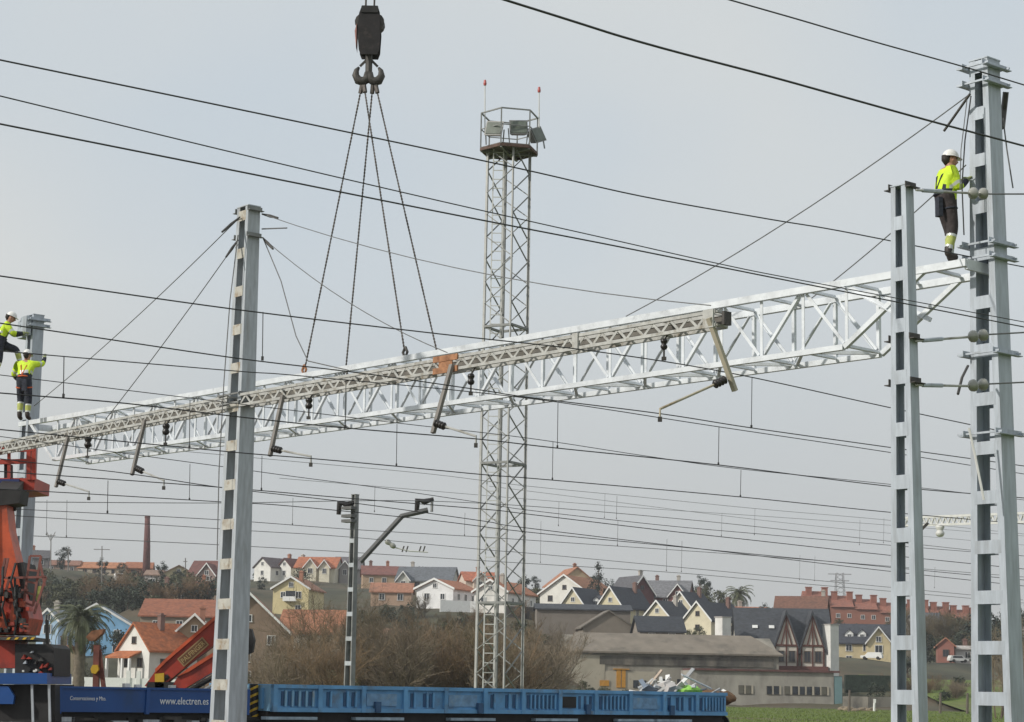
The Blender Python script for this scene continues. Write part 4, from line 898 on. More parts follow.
# --- loader crane folded on the works wagon
LY = 48.6; q = LY/F
def pp(x, y, d=0): return at(x, y, LY+d)
ld = thing('loader_crane', 'red folded loader crane jib with lettered plate behind the left mast', 'crane', pp(172, 692))
lo = pp(172, 692)
def parm(name, pts, d0, d1, m_, parent, off): m = MB(); P = [pp(x, y) for x, y in pts]; m.prism(P, (0, d0, 0), (0, d1, 0)); return m.build(name, m_, parent, off)
ua = parm('upper_boom', [(146, 686), (157, 671), (168, 660), (240, 598), (246, 608), (246, 622), (190, 664), (160, 690)], -.2, .2, redm, ld, lo)
parm('lit_boom_edge', [(157, 669), (168, 658), (240, 596), (240, 600), (168, 662), (157, 673)], -.26, .26, orange, ld, lo)  # orange strip paints the light along the boom's top edge
parm('lower_boom', [(170, 692), (178, 678), (190, 670), (244, 636), (248, 652), (180, 692)], -.18, .18, redm, ld, lo)
parm('lit_lower_boom_edge', [(178, 677), (190, 668), (244, 634), (244, 638), (190, 672)], -.23, .23, orange, ld, lo)  # lower boom's top edge, light painted in orange too
for a, b, r_, m_ in (((185, 694), (244, 660), .06, blackf), ((196, 695), (246, 666), .035, woff), ((150, 690), (170, 676), .08, darkst)):
    m = MB(); m.tube([pp(*a)-Vector((0, .15, 0)), pp(*b)-Vector((0, .15, 0))], r_, 8); m.build('ram', m_, ld, lo)
parm('slewing_base', [(146, 697), (150, 682), (172, 682), (184, 697)], -.3, .3, blackf, ld, lo)
parm('valve_box', [(157, 688), (157, 674), (166, 673), (166, 688)], -.3, -.22, yellow, ld, lo)
parm('grab_coupling', [(243, 628), (252, 629), (255, 640), (253, 652), (245, 656), (242, 645)], -.15, .15, blackf, ld, lo)
a, b = pp(182, 663)-Vector((0, .23, 0)), pp(207, 641)-Vector((0, .23, 0)); d = (b-a).normalized(); n_ = Vector((-d.z, 0, d.x))
m = MB(); hh = .125; m.prism([a-n_*hh, b-n_*hh, b+n_*hh, a+n_*hh], (0, 0, 0), (0, .03, 0)); pl = m.build('name_plate', mat('plate_cream', (.3, .2, .09), .6), ld, lo)
m = MB(); m.prism([a-n_*(hh-.03)+d*.03, b-n_*(hh-.03)-d*.03, b+n_*(hh-.03)-d*.03, a+n_*(hh-.03)+d*.03], (0, -.006, 0), (0, -.001, 0)); m.build('plate_panel', mat('plate_brown', (.12, .05, .02), .6), pl, lo)
tx = text('PALFINGER', 0, (b-a).length-.1, 0, .17, pl, 0, mat('plate_letter', (.38, .28, .12), .6))
ang = math.atan2(d.z, d.x); tx.rotation_euler = (0, -ang, 0); tx.location = a+d*.05-n_*.06-Vector((0, .012, 0))-lo
# --- brown stanchion with a yellow block on the works wagon
sp = thing('stanchion', 'rusty brown stanchion with yellow hook block and striped head', 'stanchion', pp(97, 692)); so_ = pp(97, 692)
m = MB(); m.bar(pp(96, 692), pp(97, 645), .15, .14); m.build('column', mat('rusty_red', (.17, .06, .045), .8, 0, .3, 5.), sp, so_)
m = MB(); m.bar(pp(104, 690), pp(99, 650), .1, .1); m.build('column', mat('rusty_red', (.17, .06, .045)), sp, so_)
m = MB(); m.prism([pp(92, 669), pp(94, 665), pp(99, 665), pp(100, 670), pp(97, 674), pp(93, 673)], (0, -.18, 0), (0, -.04, 0)); m.build('yellow_block', yellow, sp, so_)
m = MB(); m.prism([pp(87, 637), pp(93, 631), pp(105, 629), pp(103, 634), pp(95, 641), pp(90, 641)], (0, -.15, 0), (0, .15, 0)); m.build('striped_head', mat('striped_rust', (.2, .09, .045), .7, 0, .5, 7.), sp, so_)
# --- black and yellow hazard posts
def hazard(label, x, y0, y1, Y, r, n=6):
    a, b = at(x, y1, Y), at(x, y0, Y); a.z = min(a.z, .9); root = thing('hazard_post', label, 'post', a)
    m = MB(); m.tube([a, b], r, 8); m.build('post', blackf, root, a)
    L_ = (b-a).length
    for k in range(n):
        z0 = a.lerp(b, (k+.25)/n); z1 = a.lerp(b, (k+.6)/n); m = MB(); ring = []
        for i in range(9):
            t = 2*math.pi*i/8; o_ = Vector((math.cos(t), math.sin(t), 0))*(r+.004); h_ = Z*(.05*math.cos(t)); ring.append((z0+o_+h_, z1+o_+h_))
        for i in range(8): m.quad(ring[i][0], ring[i+1][0], ring[i+1][1], ring[i][1])
        m.build('stripe', yellow, root, a)
hazard('black and yellow hazard post between the two wagons', 254, 684, 722, 49.2, .1, 6)
hazard('thin black and yellow post before the faded blue wagon', 312.5, 704, 722, 50.5, .055, 3)
hazard('black and yellow post beside the black machinery box', 52.5, 690, 722, 46.0, .09, 5)
# --- rail crane with work platform
KY = 45.6; ko = at(15, 700, KY)
def kp(x, y, d=0): return at(x, y, KY+d)
kr = thing('rail_crane', 'orange rail crane with red railed work basket at the left edge', 'crane', ko)
def kprism(name, pts, d0, d1, m_): m = MB(); m.prism([kp(*p, d0) for p in pts], (0, 0, 0), (0, d1-d0, 0)); return m.build(name, m_, kr, ko)
def kbar(name, a, b, w, m_, d=0, d2=None): m = MB(); m.bar(kp(*a, d), kp(*b, d if d2 is None else d2), w, w); return m.build(name, m_, kr, ko)
kprism('boom_foot', [(-14, 592), (20, 586), (16, 560), (9, 530), (6, 500), (-6, 500), (-16, 540)], -.35, .35, orange)
kprism('boom_foot_edge', [(-12, 586), (-2, 582), (-3, 500), (-7, 500)], -.4, .4, mat('crane_orange_worn', (.5, .1, .05), .5, 0, .2, 4.))
kprism('knuckle', [(-20, 508), (19, 503), (21, 489), (-20, 492)], -.4, .4, blackf)
kprism('basket_floor', [(-30, 494), (34, 490), (35, 478), (-30, 478)], 2.6, 4.2, mat('basket_red', (.4, .05, .03), .5, 0, .15, 3.))
kprism('basket_panel', [(-30, 490), (19, 488), (19, 479), (-30, 479)], 2.45, 2.59, mat('basket_blue', (.02, .03, .12), .5))
bk = MATS['basket_red']
for dd in (2.6, 4.2):
    for x in (-8, 9, 29, 34): kbar('basket_post', (x, 480), (x, 449), .1 if x > 20 else .07, bk, dd)
    for y in (449, 461): kbar('basket_rail', (-30, y+2), (35, y), .11, bk, dd)
for y in (449, 461): kbar('basket_rail', (34, y), (34, y), .1, bk, 2.6, 4.2)
kprism('control_box', [(4, 478), (4, 464), (10, 464), (10, 478)], 2.7, 3.0, blackf)
kbar('basket_arm', (5, 500), (14, 490), .5, blackf, .2, 3.0)
# turret
kprism('turret', [(-15, 634), (25, 634), (29, 618), (24, 594), (6, 588), (-15, 588)], -.7, .7, mat('turret_red', (.42, .05, .026), .5, 0, .25, 2., dirt=(.12, .025, .02), dscale=2.6, dlo=.46, dhi=.7))
kprism('counterweight_cover', [(8, 626), (12, 604), (18, 604), (21, 626)], -.85, -.7, orange)
kprism('counterweight_cover', [(-4, 630), (-2, 612), (6, 612), (7, 630)], -.85, -.7, orange)
kprism('dark_cab', [(3, 600), (3, 566), (23, 562), (30, 596), (28, 612), (24, 600)], -.3, .9, blackf)
kprism('slew_drum', [(-12, 668), (15, 668), (15, 636), (-12, 636)], -.6, .6, redm)
kprism('walkway', [(-12, 640), (32, 640), (32, 637), (-12, 637)], -1.0, .8, darkst)
for i, x in enumerate((6, 14, 22, 30)): kprism('hazard_mark', [(x, 639.6), (x+3, 639.6), (x+5, 637.4), (x+2, 637.4)], -1.012, -1.0, yellow)
kprism('engine_box', [(15, 676), (54, 676), (54, 648), (50, 644), (15, 644)], -.8, .9, blackf)
kprism('blue_deck', [(-12, 684), (47, 684), (47, 673), (-12, 673)], -1.3, 1.2, blue_e)
kprism('lower_blue_panel', [(-12, 704), (13, 704), (14, 696), (8, 686), (-12, 686)], -1.25, -1.1, blue_e)
kprism('chassis', [(-12, 722), (55, 722), (55, 684.5), (-12, 684.5)], -1.0, 1.0, blackf)
for x in (32, 49): kbar('pipe', (x, 684), (x+1, 722), .05, galv, -1.2)
kbar('exhaust_pipe', (47.5, 648), (47, 620), .07, darkst, -.4); 
for x, y in ((33, 672), (35, 671), (22, 672)): kprism('lamp', [(x, y), (x+2, y), (x+2, y-2), (x, y-2)], -1.32, -1.3, woff)
rk_ = random.Random(2)
for k in range(26):                      # hoses, valve blocks and guards on the turret and machinery
    x, y = rk_.uniform(-6, 26), rk_.uniform(592, 634); w_, h_ = rk_.uniform(1.5, 5), rk_.uniform(1.5, 6)
    kprism('turret_fitting', [(x, y), (x+w_, y), (x+w_, y-h_), (x, y-h_)], -.9-rk_.uniform(0, .1), -.62, rk_.choice([blackf, darkst, MATS['turret_red'], orange, blackf]))
for k in range(9):
    x0, y0 = rk_.uniform(0, 22), rk_.uniform(560, 600); m = MB(); m.tube([kp(x0, y0, -.9), kp(x0+rk_.uniform(-6, 6), y0+18, -1.0), kp(x0+rk_.uniform(-4, 8), y0+36, -.9)], .03, 5); m.build('hose', blackf, kr, ko)
for k in range(14):
    x, y = rk_.uniform(16, 50), rk_.uniform(650, 674); kprism('machine_part', [(x, y), (x+rk_.uniform(2, 6), y), (x+3, y-rk_.uniform(2, 5))], -.95, -.75, rk_.choice([darkst, blackf, galv, redm, darkst]))
# access ladder and railings
for a, b in (((24, 602), (30, 556)), ((33, 606), (41, 556))): kbar('ladder_rail', a, b, .05, purple, -.75)
for f in (0, .22, .45, .7, 1): kbar('ladder_rung', (24+6*f, 602-46*f), (33+8*f, 606-50*f), .045, purple, -.75)
for a, b in (((4, 578), (46, 577)), ((6, 590), (28, 590)), ((2, 604), (10, 576)), ((46, 577), (34, 614)), ((4, 578), (8, 558)), ((2, 575), (5, 558)), ((40, 562), (45, 586))): kbar('railing', a, b, .05, purple, -.8)
kprism('lime_coat_panel', [(36, 600), (38, 586), (41, 586), (39, 603)], -.5, -.45, lime)
bogie_x = [0]
# ------------------------------------------------------------------ scrap heap on the wagon
rr = random.Random(11)
scm = [white, woff, galv, mat('scrap_grey', (.3, .31, .32), .6), mat('scrap_tan', (.42, .34, .27), .8), mat('scrap_pale', (.55, .52, .5), .7), mat('scrap_blue_grey', (.2, .24, .3), .6)]
green = mat('lime_green_plastic', (.28, .58, .1), .6)
for k in range(64):
    px = rr.uniform(638, 706) if k < 58 else rr.uniform(700, 718); t = tfind(px, .3, 1.9); h = max(.02, .62*math.exp(-((px-668)/22)**2)+.42*math.exp(-((px-690)/12)**2)-.12)
    c = along(TRAIN0, t, rr.uniform(-.7, .9), 1.72+h*rr.uniform(.25, 1)); M3 = Matrix.Rotation(rr.uniform(0, 6), 3, 'Z') @ Matrix.Rotation(rr.uniform(-.9, .9), 3, 'Y') @ Matrix.Rotation(rr.uniform(-.6, .6), 3, 'X')
    m = MB(); d_ = rr.choice([(.9, .1, .04), (.45, .3, .03), (.7, .07, .07), (.36, .25, .14), (1.1, .13, .03), (.5, .08, .08)]); m.box((0, 0, 0), d_, M3)
    o = m.build('scrap_piece', scm[k % len(scm)]); o.location = c
    tag(o, 'pale scrap piece in the rubble heap on the faded blue wagon', 'scrap', 'scrap pieces heaped on the wagon')
for px, lab in ((688, 'bright lime green plastic sack at the left in the scrap heap'), (694, 'bright lime green plastic sack at the right in the scrap heap')):
    c = along(TRAIN0, tfind(px, .9, 1.9), .8, 1.93); bm = bmesh.new(); bmesh.ops.create_icosphere(bm, subdivisions=3, radius=.27)
    for v in bm.verts: v.co *= 1+.3*(math.sin(v.co.x*17+px)*math.sin(v.co.y*13)+.5*math.sin(v.co.z*21)); v.co.z *= .8
    me = bpy.data.meshes.new('sack'); bm.to_mesh(me); bm.free(); me.materials.append(green); o = inst('plastic_sack', me, None, c); tag(o, lab, 'sack')
c = along(TRAIN0, tfind(712, .5, 1.9), .4, 1.78); bm = bmesh.new(); bmesh.ops.create_icosphere(bm, subdivisions=3, radius=.8)
for v in bm.verts: v.co.z = v.co.z*.28+.06*math.sin(v.co.x*9)*math.sin(v.co.y*8)
me = bpy.data.meshes.new('soil'); bm.to_mesh(me); bm.free(); me.materials.append(mat('brown_soil', (.16, .09, .045), .95, 0, .3, 5.)); tag(inst('soil_heap', me, None, c), 'brown soil heap at the right end of the faded wagon', 'soil')

# ------------------------------------------------------------------ workers
def worker(label, P, yaw, J, jacket, lower, harness, face=1, tilt=(0, 0)):
    """J: joint name -> (x, y, z); the figure faces +x before yaw. One skinned body; helmet, hair and harness are its children."""
    names = list(J); rad = dict(pelvis=.165, belly=.172, chest=.19, neck=.07, skull=.085, ls=.095, rs=.095, le=.076, re=.076, lw=.05, rw=.05, lp=.042, rp=.042, lh=.128, rh=.128, lk=.092, rk=.092, lsh=.08, rsh=.08, la=.062, ra=.062, lt=.05, rt=.05)
    E_s = [('pelvis', 'belly'), ('belly', 'chest'), ('chest', 'neck'), ('neck', 'skull'), ('chest', 'ls'), ('ls', 'le'), ('le', 'lw'), ('lw', 'lp'), ('chest', 'rs'), ('rs', 're'), ('re', 'rw'), ('rw', 'rp'), ('pelvis', 'lh'), ('lh', 'lk'), ('lk', 'lsh'), ('lsh', 'la'), ('la', 'lt'), ('pelvis', 'rh'), ('rh', 'rk'), ('rk', 'rsh'), ('rsh', 'ra'), ('ra', 'rt')]
    for s in 'lr':
        k, a = Vector(J[s+'k']), Vector(J[s+'a']); J[s+'sh'] = tuple(k.lerp(a, .4))
    names = list(J); me = bpy.data.meshes.new('body'); me.from_pydata([J[n] for n in names], [(names.index(a), names.index(b)) for a, b in E_s], []); o = bpy.data.objects.new('tmp', me); COL.objects.link(o)
    sk = o.modifiers.new('s', 'SKIN'); sk.use_smooth_shade = True; o.modifiers.new('u', 'SUBSURF').levels = 2
    for i, n in enumerate(names): me.skin_vertices[0].data[i].radius = (rad[n], rad[n]*(1.0 if n not in ('chest', 'belly', 'pelvis') else 1.0))
    me.skin_vertices[0].data[names.index('pelvis')].use_root = True
    dg = bpy.context.evaluated_depsgraph_get(); bme = bpy.data.meshes.new_from_object(o.evaluated_get(dg)); bpy.data.objects.remove(o)
    bm = bmesh.new(); bm.from_mesh(bme)
    mats = [jacket, lower, bandm, lime, skinm, bootm, glovem, navy]
    segs = [(Vector(J[a]), Vector(J[b]), a, b) for a, b in E_s]
    for f in bm.faces:
        c = f.calc_center_median(); best = None
        for a, b, na, nb in segs:
            d = b-a; t = max(0, min(1, (c-a).dot(d)/d.length_squared)); dist = (c-(a+d*t)).length/(.6*(rad[na]*(1-t)+rad[nb]*t)+.05)
            if best is None or dist < best[0]: best = (dist, na, nb, t)
        _, na, nb, t = best; mi = 0
        if nb == 'skull' or (nb == 'neck' and t > .6): mi = 4
        elif (na, nb) == ('pelvis', 'belly'): mi = 1 if t < .75 else 7
        elif (na, nb) == ('belly', 'chest'): mi = 7 if t < .12 else (2 if .2 < t < .38 else 0)
        elif nb in ('le', 're'): mi = 2 if .62 < t < .85 else 0
        elif nb in ('lw', 'rw'): mi = 7 if t > .3 else 0
        elif nb in ('lp', 'rp'): mi = 6
        elif nb in ('lh', 'rh', 'lk', 'rk'): mi = 1
        elif nb in ('lsh', 'rsh'): mi = 1 if t < .45 else 2 if t < .7 else 3
        elif nb in ('la', 'ra'): mi = 3 if t < .45 else (2 if t < .6 else 5)
        elif nb in ('lt', 'rt'): mi = 5
        f.material_index = mi
    # head: a shaped skull with brow, nose, chin and ears
    n0 = len(bm.faces); hc = Vector(J['skull'])+Vector((.015, 0, .035)); hm4 = Matrix.Translation(hc)
    r = bmesh.ops.create_uvsphere(bm, u_segments=20, v_segments=14, radius=1)
    look = Matrix.Rotation(tilt[1], 3, 'Z') @ Matrix.Rotation(tilt[0], 3, 'Y')
    for v in r['verts']:
        p = v.co; x, y, z = p; q_ = Vector((x*.1, y*.078, z*.122))
        if x > .3 and z < 0: q_.x += .012*(1-abs(z+.4)); q_.y *= 1-.25*max(0, -z)
        if x > .75 and abs(y) < .3: q_.x += .03*max(0, 1-abs(z+.18)/.28)*(1-abs(y)/.3)
        if x > .6 and .05 < z < .3 and abs(y) < .6: q_.x -= .01
        if x > .6 and -.62 < z < -.45: q_.x -= .006
        v.co = hc+look @ q_
    for s in (-1, 1):
        r2 = bmesh.ops.create_uvsphere(bm, u_segments=8, v_segments=6, radius=.03)
        for v in r2['verts']: v.co = hc+look @ Vector((v.co.x*.6-.005, v.co.y*.4+s*.078, v.co.z-.01))
        r2 = bmesh.ops.create_uvsphere(bm, u_segments=8, v_segments=6, radius=.012)
        for v in r2['verts']: v.co = hc+look @ Vector((v.co.x+.086, v.co.y+s*.032, v.co.z+.02))
        for v in r2['verts']:
            for f in v.link_faces: f.material_index = 7
    bm.faces.ensure_lookup_table()
    for f in bm.faces[n0:]:
        if f.material_index != 7: f.material_index = 4
    # hands: four fingers and a thumb rooted in each palm
    n1 = len(bm.faces); hb = MB()
    for s in 'lr':
        w, p = Vector(J[s+'w']), Vector(J[s+'p']); d = (p-w).normalized(); side = d.cross(Z); side = side.normalized() if side.length > .1 else Vector((0, 1, 0)); nrm = side.cross(d).normalized()
        base = p+d*.02
        for k, (off, ln) in enumerate(((-.033, .07), (-.011, .082), (.011, .078), (.033, .06))):
            b0 = base+side*off-d*.015; hb.tube([b0, b0+d*ln*.45-nrm*.004, b0+d*ln*.8-nrm*.026, b0+d*ln*.82-nrm*.055], [.0115, .0105, .0095, .007], 6)
        sg = 1 if s == 'l' else -1; b0 = w+d*.03+side*(sg*.03); hb.tube([b0, b0+side*(sg*.026)+d*.025-nrm*.012, b0+side*(sg*.03)+d*.06-nrm*.032], [.014, .012, .008], 6)
    vs = [bm.verts.new(v) for v in hb.v]
    for f in hb.f:
        try: g_ = bm.faces.new([vs[i] for i in f]); g_.material_index = 6
        except ValueError: pass
    mi_ = [f.material_index for f in bm.faces]; bm.to_mesh(bme); bm.free(); bme.materials.clear()
    for m_ in mats: bme.materials.append(m_)
    bme.polygons.foreach_set('material_index', mi_)
    bme.polygons.foreach_set('use_smooth', [True]*len(bme.polygons))
    root = thing('person', label, 'person', P, yaw); inst('body', bme, root)
    # helmet
    h = MB(); rings = []; n = 20
    for t in (0, .2, .42, .62, .8, .93, 1):
        a = t*math.pi/2; rr_, z_ = math.cos(a), math.sin(a); rings.append([look @ Vector((math.cos(i*2*math.pi/n)*.135*rr_-.008, math.sin(i*2*math.pi/n)*.112*rr_, .045+.125*z_))+hc for i in range(n)])
    for a_, b_ in zip(rings, rings[1:]):
        o_ = len(h.v); h.v += [tuple(v) for v in a_+b_]; h.f += [(o_+i, o_+(i+1) % n, o_+n+(i+1) % n, o_+n+i) for i in range(n)]
    he = h.build('helmet', mat('helmet_white', (.8, .79, .76), .35, 0, .04, 6.), root, None, True)
    b_ = MB(); out = []; inn = []
    for i in range(n):
        a = i*2*math.pi/n; ex = .05*max(0, math.cos(a))**2+.014
        out.append(look @ Vector((math.cos(a)*(.135+ex)-.008, math.sin(a)*(.112+ex*.7), .038-.02*max(0, math.cos(a))))+hc); inn.append(look @ Vector((math.cos(a)*.13-.008, math.sin(a)*.108, .048))+hc)
    b_.v = [tuple(v) for v in out+inn]; b_.f = [(i, (i+1) % n, n+(i+1) % n, n+i) for i in range(n)]
    b_.build('brim', MATS['helmet_white'], he, None, True)
    hr = MB(); hr.tube([hc+look @ Vector((-.085, 0, .05)), hc+look @ Vector((-.088, 0, -.02)), hc+look @ Vector((-.06, 0, -.08))], [.075, .07, .045], 10); hr.build('hair', hairm, root, None, True)
    # harness: waist belt, shoulder and thigh straps
    bl, ch, pv = Vector(J['belly']), Vector(J['chest']), Vector(J['pelvis']); hb = MB()
    def ring(c, ax, rx, ry, w):
        ax = ax.normalized(); y_ = Vector((0, 1, 0)); y_ = (y_-ax*y_.dot(ax)).normalized(); x_ = y_.cross(ax); hb.tube([c+x_*(math.cos(i*math.pi/10)*rx)+y_*(math.sin(i*math.pi/10)*ry) for i in range(21)], w, 5, False)
    ring(pv.lerp(bl, .75), bl-pv, .15, .16, .022)
    for s in 'lr':
        k, hp = Vector(J[s+'k']), Vector(J[s+'h']); ring(hp.lerp(k, .22), k-hp, .105, .105, .018)
        sh = Vector(J[s+'s']); hb.tube([bl+Vector((.13, sh.y*.4, 0)), ch.lerp(sh, .45)+Vector((.12, 0, -.02)), ch.lerp(sh, .5)+Vector((.02, 0, .1)), ch.lerp(sh, .4)+Vector((-.125, 0, -.02)), bl+Vector((-.135, 0, 0))], .016, 5)
    hb.build('harness', harness, root)
    # tools hanging from the belt
    tb = MB(); c = pv+Vector((-.16, -.1, .05)); tb.box(c-Z*.16, (.07, .12, .3)); tb.build('tool_pouch', navy, root)
    return root
stand = dict(pelvis=(-.02, 0, .96), belly=(-.03, 0, 1.13), chest=(.02, 0, 1.36), neck=(.06, 0, 1.52), skull=(.09, 0, 1.62), ls=(.02, .19, 1.43), rs=(.02, -.19, 1.43), le=(.1, .25, 1.15), re=(.08, -.25, 1.14), lw=(.3, .14, 1.34), rw=(.28, -.14, 1.3), lp=(.36, .12, 1.4), rp=(.34, -.12, 1.36), lh=(0, .1, .93), rh=(0, -.1, .93), lk=(.13, .11, .53), rk=(.04, -.13, .5), la=(.13, .13, .1), ra=(-.08, -.15, .1), lt=(.3, .14, .05), rt=(.1, -.17, .05))
ft = tp(sfind(950, 0, 0), .25, 0)
Pw = at(947, 268, ft.y); Pw.z = ZT+.07
worker('worker in hi-vis yellow jacket and white helmet standing at the tall right mast', Pw, R_(18), dict(stand), hivis, brownc, navy, tilt=(.05, 0))
climb = dict(pelvis=(-.05, 0, .98), belly=(-.04, 0, 1.15), chest=(.0, 0, 1.38), neck=(.04, 0, 1.54), skull=(.06, 0, 1.64), ls=(.02, .19, 1.44), rs=(.03, -.2, 1.45), le=(.05, .36, 1.2), re=(.2, -.36, 1.46), lw=(.2, .3, 1.08), rw=(.4, -.32, 1.66), lp=(.27, .28, 1.08), rp=(.43, -.31, 1.73), lh=(-.03, .1, .94), rh=(-.03, -.1, .94), lk=(.1, .13, .55), rk=(.06, -.11, .5), la=(.02, .1, .1), ra=(.0, -.12, .1), lt=(.18, .12, .06), rt=(.16, -.13, .06))
redh = mat('orange_harness', (.6, .12, .03), .7)
Y2 = 50.2; P2 = at(22.5, 420.5, Y2)
worker('worker seen from behind in yellow jacket with orange harness on left mast', P2, R_(78), climb, hivis, navy, redh, tilt=(.1, 0))
sit = dict(pelvis=(-.1, 0, .98), belly=(-.06, 0, 1.15), chest=(.03, 0, 1.37), neck=(.1, 0, 1.52), skull=(.15, 0, 1.61), ls=(.06, .19, 1.43), rs=(.06, -.19, 1.43), le=(.25, .24, 1.24), re=(.24, -.25, 1.2), lw=(.48, .12, 1.28), rw=(.46, -.12, 1.24), lp=(.55, .1, 1.3), rp=(.53, -.1, 1.26), lh=(-.1, .1, .95), rh=(-.1, -.1, .95), lk=(.34, .13, .86), rk=(-.06, -.14, .52), la=(.46, .12, .46), ra=(-.16, -.15, .14), lt=(.6, .13, .42), rt=(-.06, -.17, .02))
P3 = at(1, 381, 50.4)
worker('worker in yellow and navy jacket leaning out at the left mast top', P3, R_(12), sit, hivis, navy, navy, tilt=(.3, 0))

# ------------------------------------------------------------------ vegetation
def twig_mesh(seed, H, spread, m_, stems=10, fork=4):
    """leafless multi-stem shrub: tapering stems, forks and fine twigs"""
    r = random.Random(seed); tr = MB(); cr_ = MB()
    def seg(mb, a, b, ra, rb):
        d = (b-a).normalized(); x = d.orthogonal().normalized(); y = d.cross(x); o = len(mb.v)
        for p, q_ in ((a, ra), (b, rb)):
            for i in range(3): t = i*2.094; mb.v.append(tuple(p+(x*math.cos(t)+y*math.sin(t))*q_))
        for i in range(3): j = (i+1) % 3; mb.f.append((o+i, o+j, o+3+j, o+3+i))
    def grow(p, d, L, rad, lev):
        n = 3; q_ = p
        for i in range(n):
            d2 = (d+Vector((r.gauss(0, .16), r.gauss(0, .16), r.gauss(.05, .1)))).normalized(); e = q_+d2*(L/n); rb = rad*(.86 if lev else .8)
            seg(tr if lev == 0 else cr_, q_, e, rad, rb); q_, d, rad = e, d2, rb
            if lev < 3:
                for k in range(fork if lev < 2 else 3):
                    if r.random() < .72:
                        nd = (d+Vector((r.gauss(0, .55), r.gauss(0, .55), r.gauss(.12, .4)))).normalized(); grow(q_, nd, L*r.uniform(.34, .62), max(.009, rad*.5), lev+1)
    for s in range(stems):
        a = r.uniform(0, 6.283); sp = r.uniform(.05, spread); d = Vector((math.cos(a)*sp, math.sin(a)*sp, 1)).normalized()
        grow(Vector((math.cos(a)*.25, math.sin(a)*.25, -.2)), d, H*r.uniform(.45, .75), H*.012, 0)
    return tr.mesh('trunk', barkm), cr_.mesh('crown', m_)
def leaf_mesh(seed, H, Rw, m_, n=1500, ls=.3, shape='round', trunk=.25):
    r = random.Random(seed); mb = MB(); clumps = []
    for k in range(26):
        t = r.random(); a = r.uniform(0, 6.283)
        if shape == 'cone': z = trunk+t*(1-trunk); rad = (1-t)**.8*Rw*r.uniform(.3, 1)
        elif shape == 'column': z = trunk+t*(1-trunk); rad = Rw*.8*math.sin(min(1, (t*.9+.12))*math.pi)**.5*r.uniform(.3, 1)
        else: z = trunk+t*(1-trunk); rad = Rw*math.sqrt(max(0.02, 1-((t-.42)/.62)**2))*r.uniform(.35, 1)
        clumps.append((Vector((math.cos(a)*rad, math.sin(a)*rad, z*H)), r.uniform(.2, .42)*Rw))
    for i in range(n):
        c, q_ = r.choice(clumps); v = Vector((r.gauss(0, 1), r.gauss(0, 1), r.gauss(0, 1))).normalized()*(q_*r.random()**.4); p = c+v
        nrm = (v.normalized()+Vector((r.gauss(0, .5), r.gauss(0, .5), r.gauss(.3, .5)))).normalized(); x = nrm.orthogonal().normalized(); y = nrm.cross(x); a = r.uniform(0, 6.28); x, y = x*math.cos(a)+y*math.sin(a), y*math.cos(a)-x*math.sin(a); s = ls*r.uniform(.6, 1.5)
        mb.quad(p-x*s*.5, p-y*s*.3, p+x*s*.5, p+y*s*.3)
    tk = MB(); tk.tube([(0, 0, -1), (0, 0, H*.3), (Rw*.08, 0, H*.75)], [H*.03, H*.024, H*.008], 6)
    for c, q_ in clumps[:9]: tk.tube([(0, 0, c.z*.6), tuple(c)], [H*.012, H*.004], 4)
    return tk.mesh('trunk', barkm), mb.mesh('crown', m_)
def plant(name, label, cat, meshes, P, s, rz, group=None):
    root = thing(name, label, cat, P, rz, group); root.scale = (s, s, s); inst('trunk', meshes[0], root); inst('crown', meshes[1], root); return root
r = random.Random(21)
LB = [leaf_mesh(90+i, 3.4, 2.3, leafs[i % 2], 900, .34, 'round', .02) for i in range(4)]
TW = [twig_mesh(40+i, 5.5, .75, twigs[i % 3], 9) for i in range(6)]
def ground_z(X, Y): return tz(X, Y) if Y > 262 else 0.
def px2X(px, Y): return at(px, 640, Y).x
# brown thicket behind the wagon
spots = []
for k in range(58): px = r.uniform(368, 532); spots.append((px, r.uniform(165, 255), r.uniform(.75, 1.2)))
for k in range(30): px = r.uniform(262, 380); spots.append((px, r.uniform(150, 240), r.uniform(.6, .95)))
for px, Y, s in sorted(spots, key=lambda q_: -q_[1]):
    X = px2X(px, Y); top = 640-22*math.sin((px-300)/90)+r.uniform(-12, 18) if px < 400 else 620+r.uniform(-10, 24)
    h = (690-top)*Y/F+1.9; sc_ = max(.55, min(1.7, h/6.2))
    plant('leafless_shrub', 'brown leafless shrub in the thicket behind the faded blue wagon', 'shrub', r.choice(TW[:3] if px > 380 else TW), (X, Y, ground_z(X, Y)-.1), sc_, r.uniform(0, 6), 'leafless shrubs of the thicket')
for k in range(12):
    px, Y = r.uniform(285, 520), r.uniform(160, 235); X = px2X(px, Y); plant('leafy_bush', 'olive leafy bush standing amid the brown thicket', 'bush', r.choice(LB), (X, Y, -.1), r.uniform(.5, .95), px, 'leafy bushes in the thicket')
BT = [twig_mesh(70+i, 9, .5, twigs[(i+1) % 3], 4, 4) for i in range(3)]
for px, Y, s, lab in ((318, 210, 1.25, 'tall bare grey tree in front of the pale yellow house'), (345, 200, 1.1, 'spreading bare tree left of the bracket mast'), (553, 262, 1.0, 'slim bare tree at the left corner of the long shed'), (372, 300, 1.1, 'bare tree right of the bracket mast below the skyline'), (997, 200, 1.0, 'bare tree behind the tall right mast'), (1018, 240, 1.1, 'bare tree at the right edge of the field'), (262, 240, .8, 'bare sapling before the brown brick house')):
    X = px2X(px, Y); plant('bare_tree', lab, 'tree', BT[int(px) % 3], (X, Y, ground_z(X, Y)-.1), s, px)
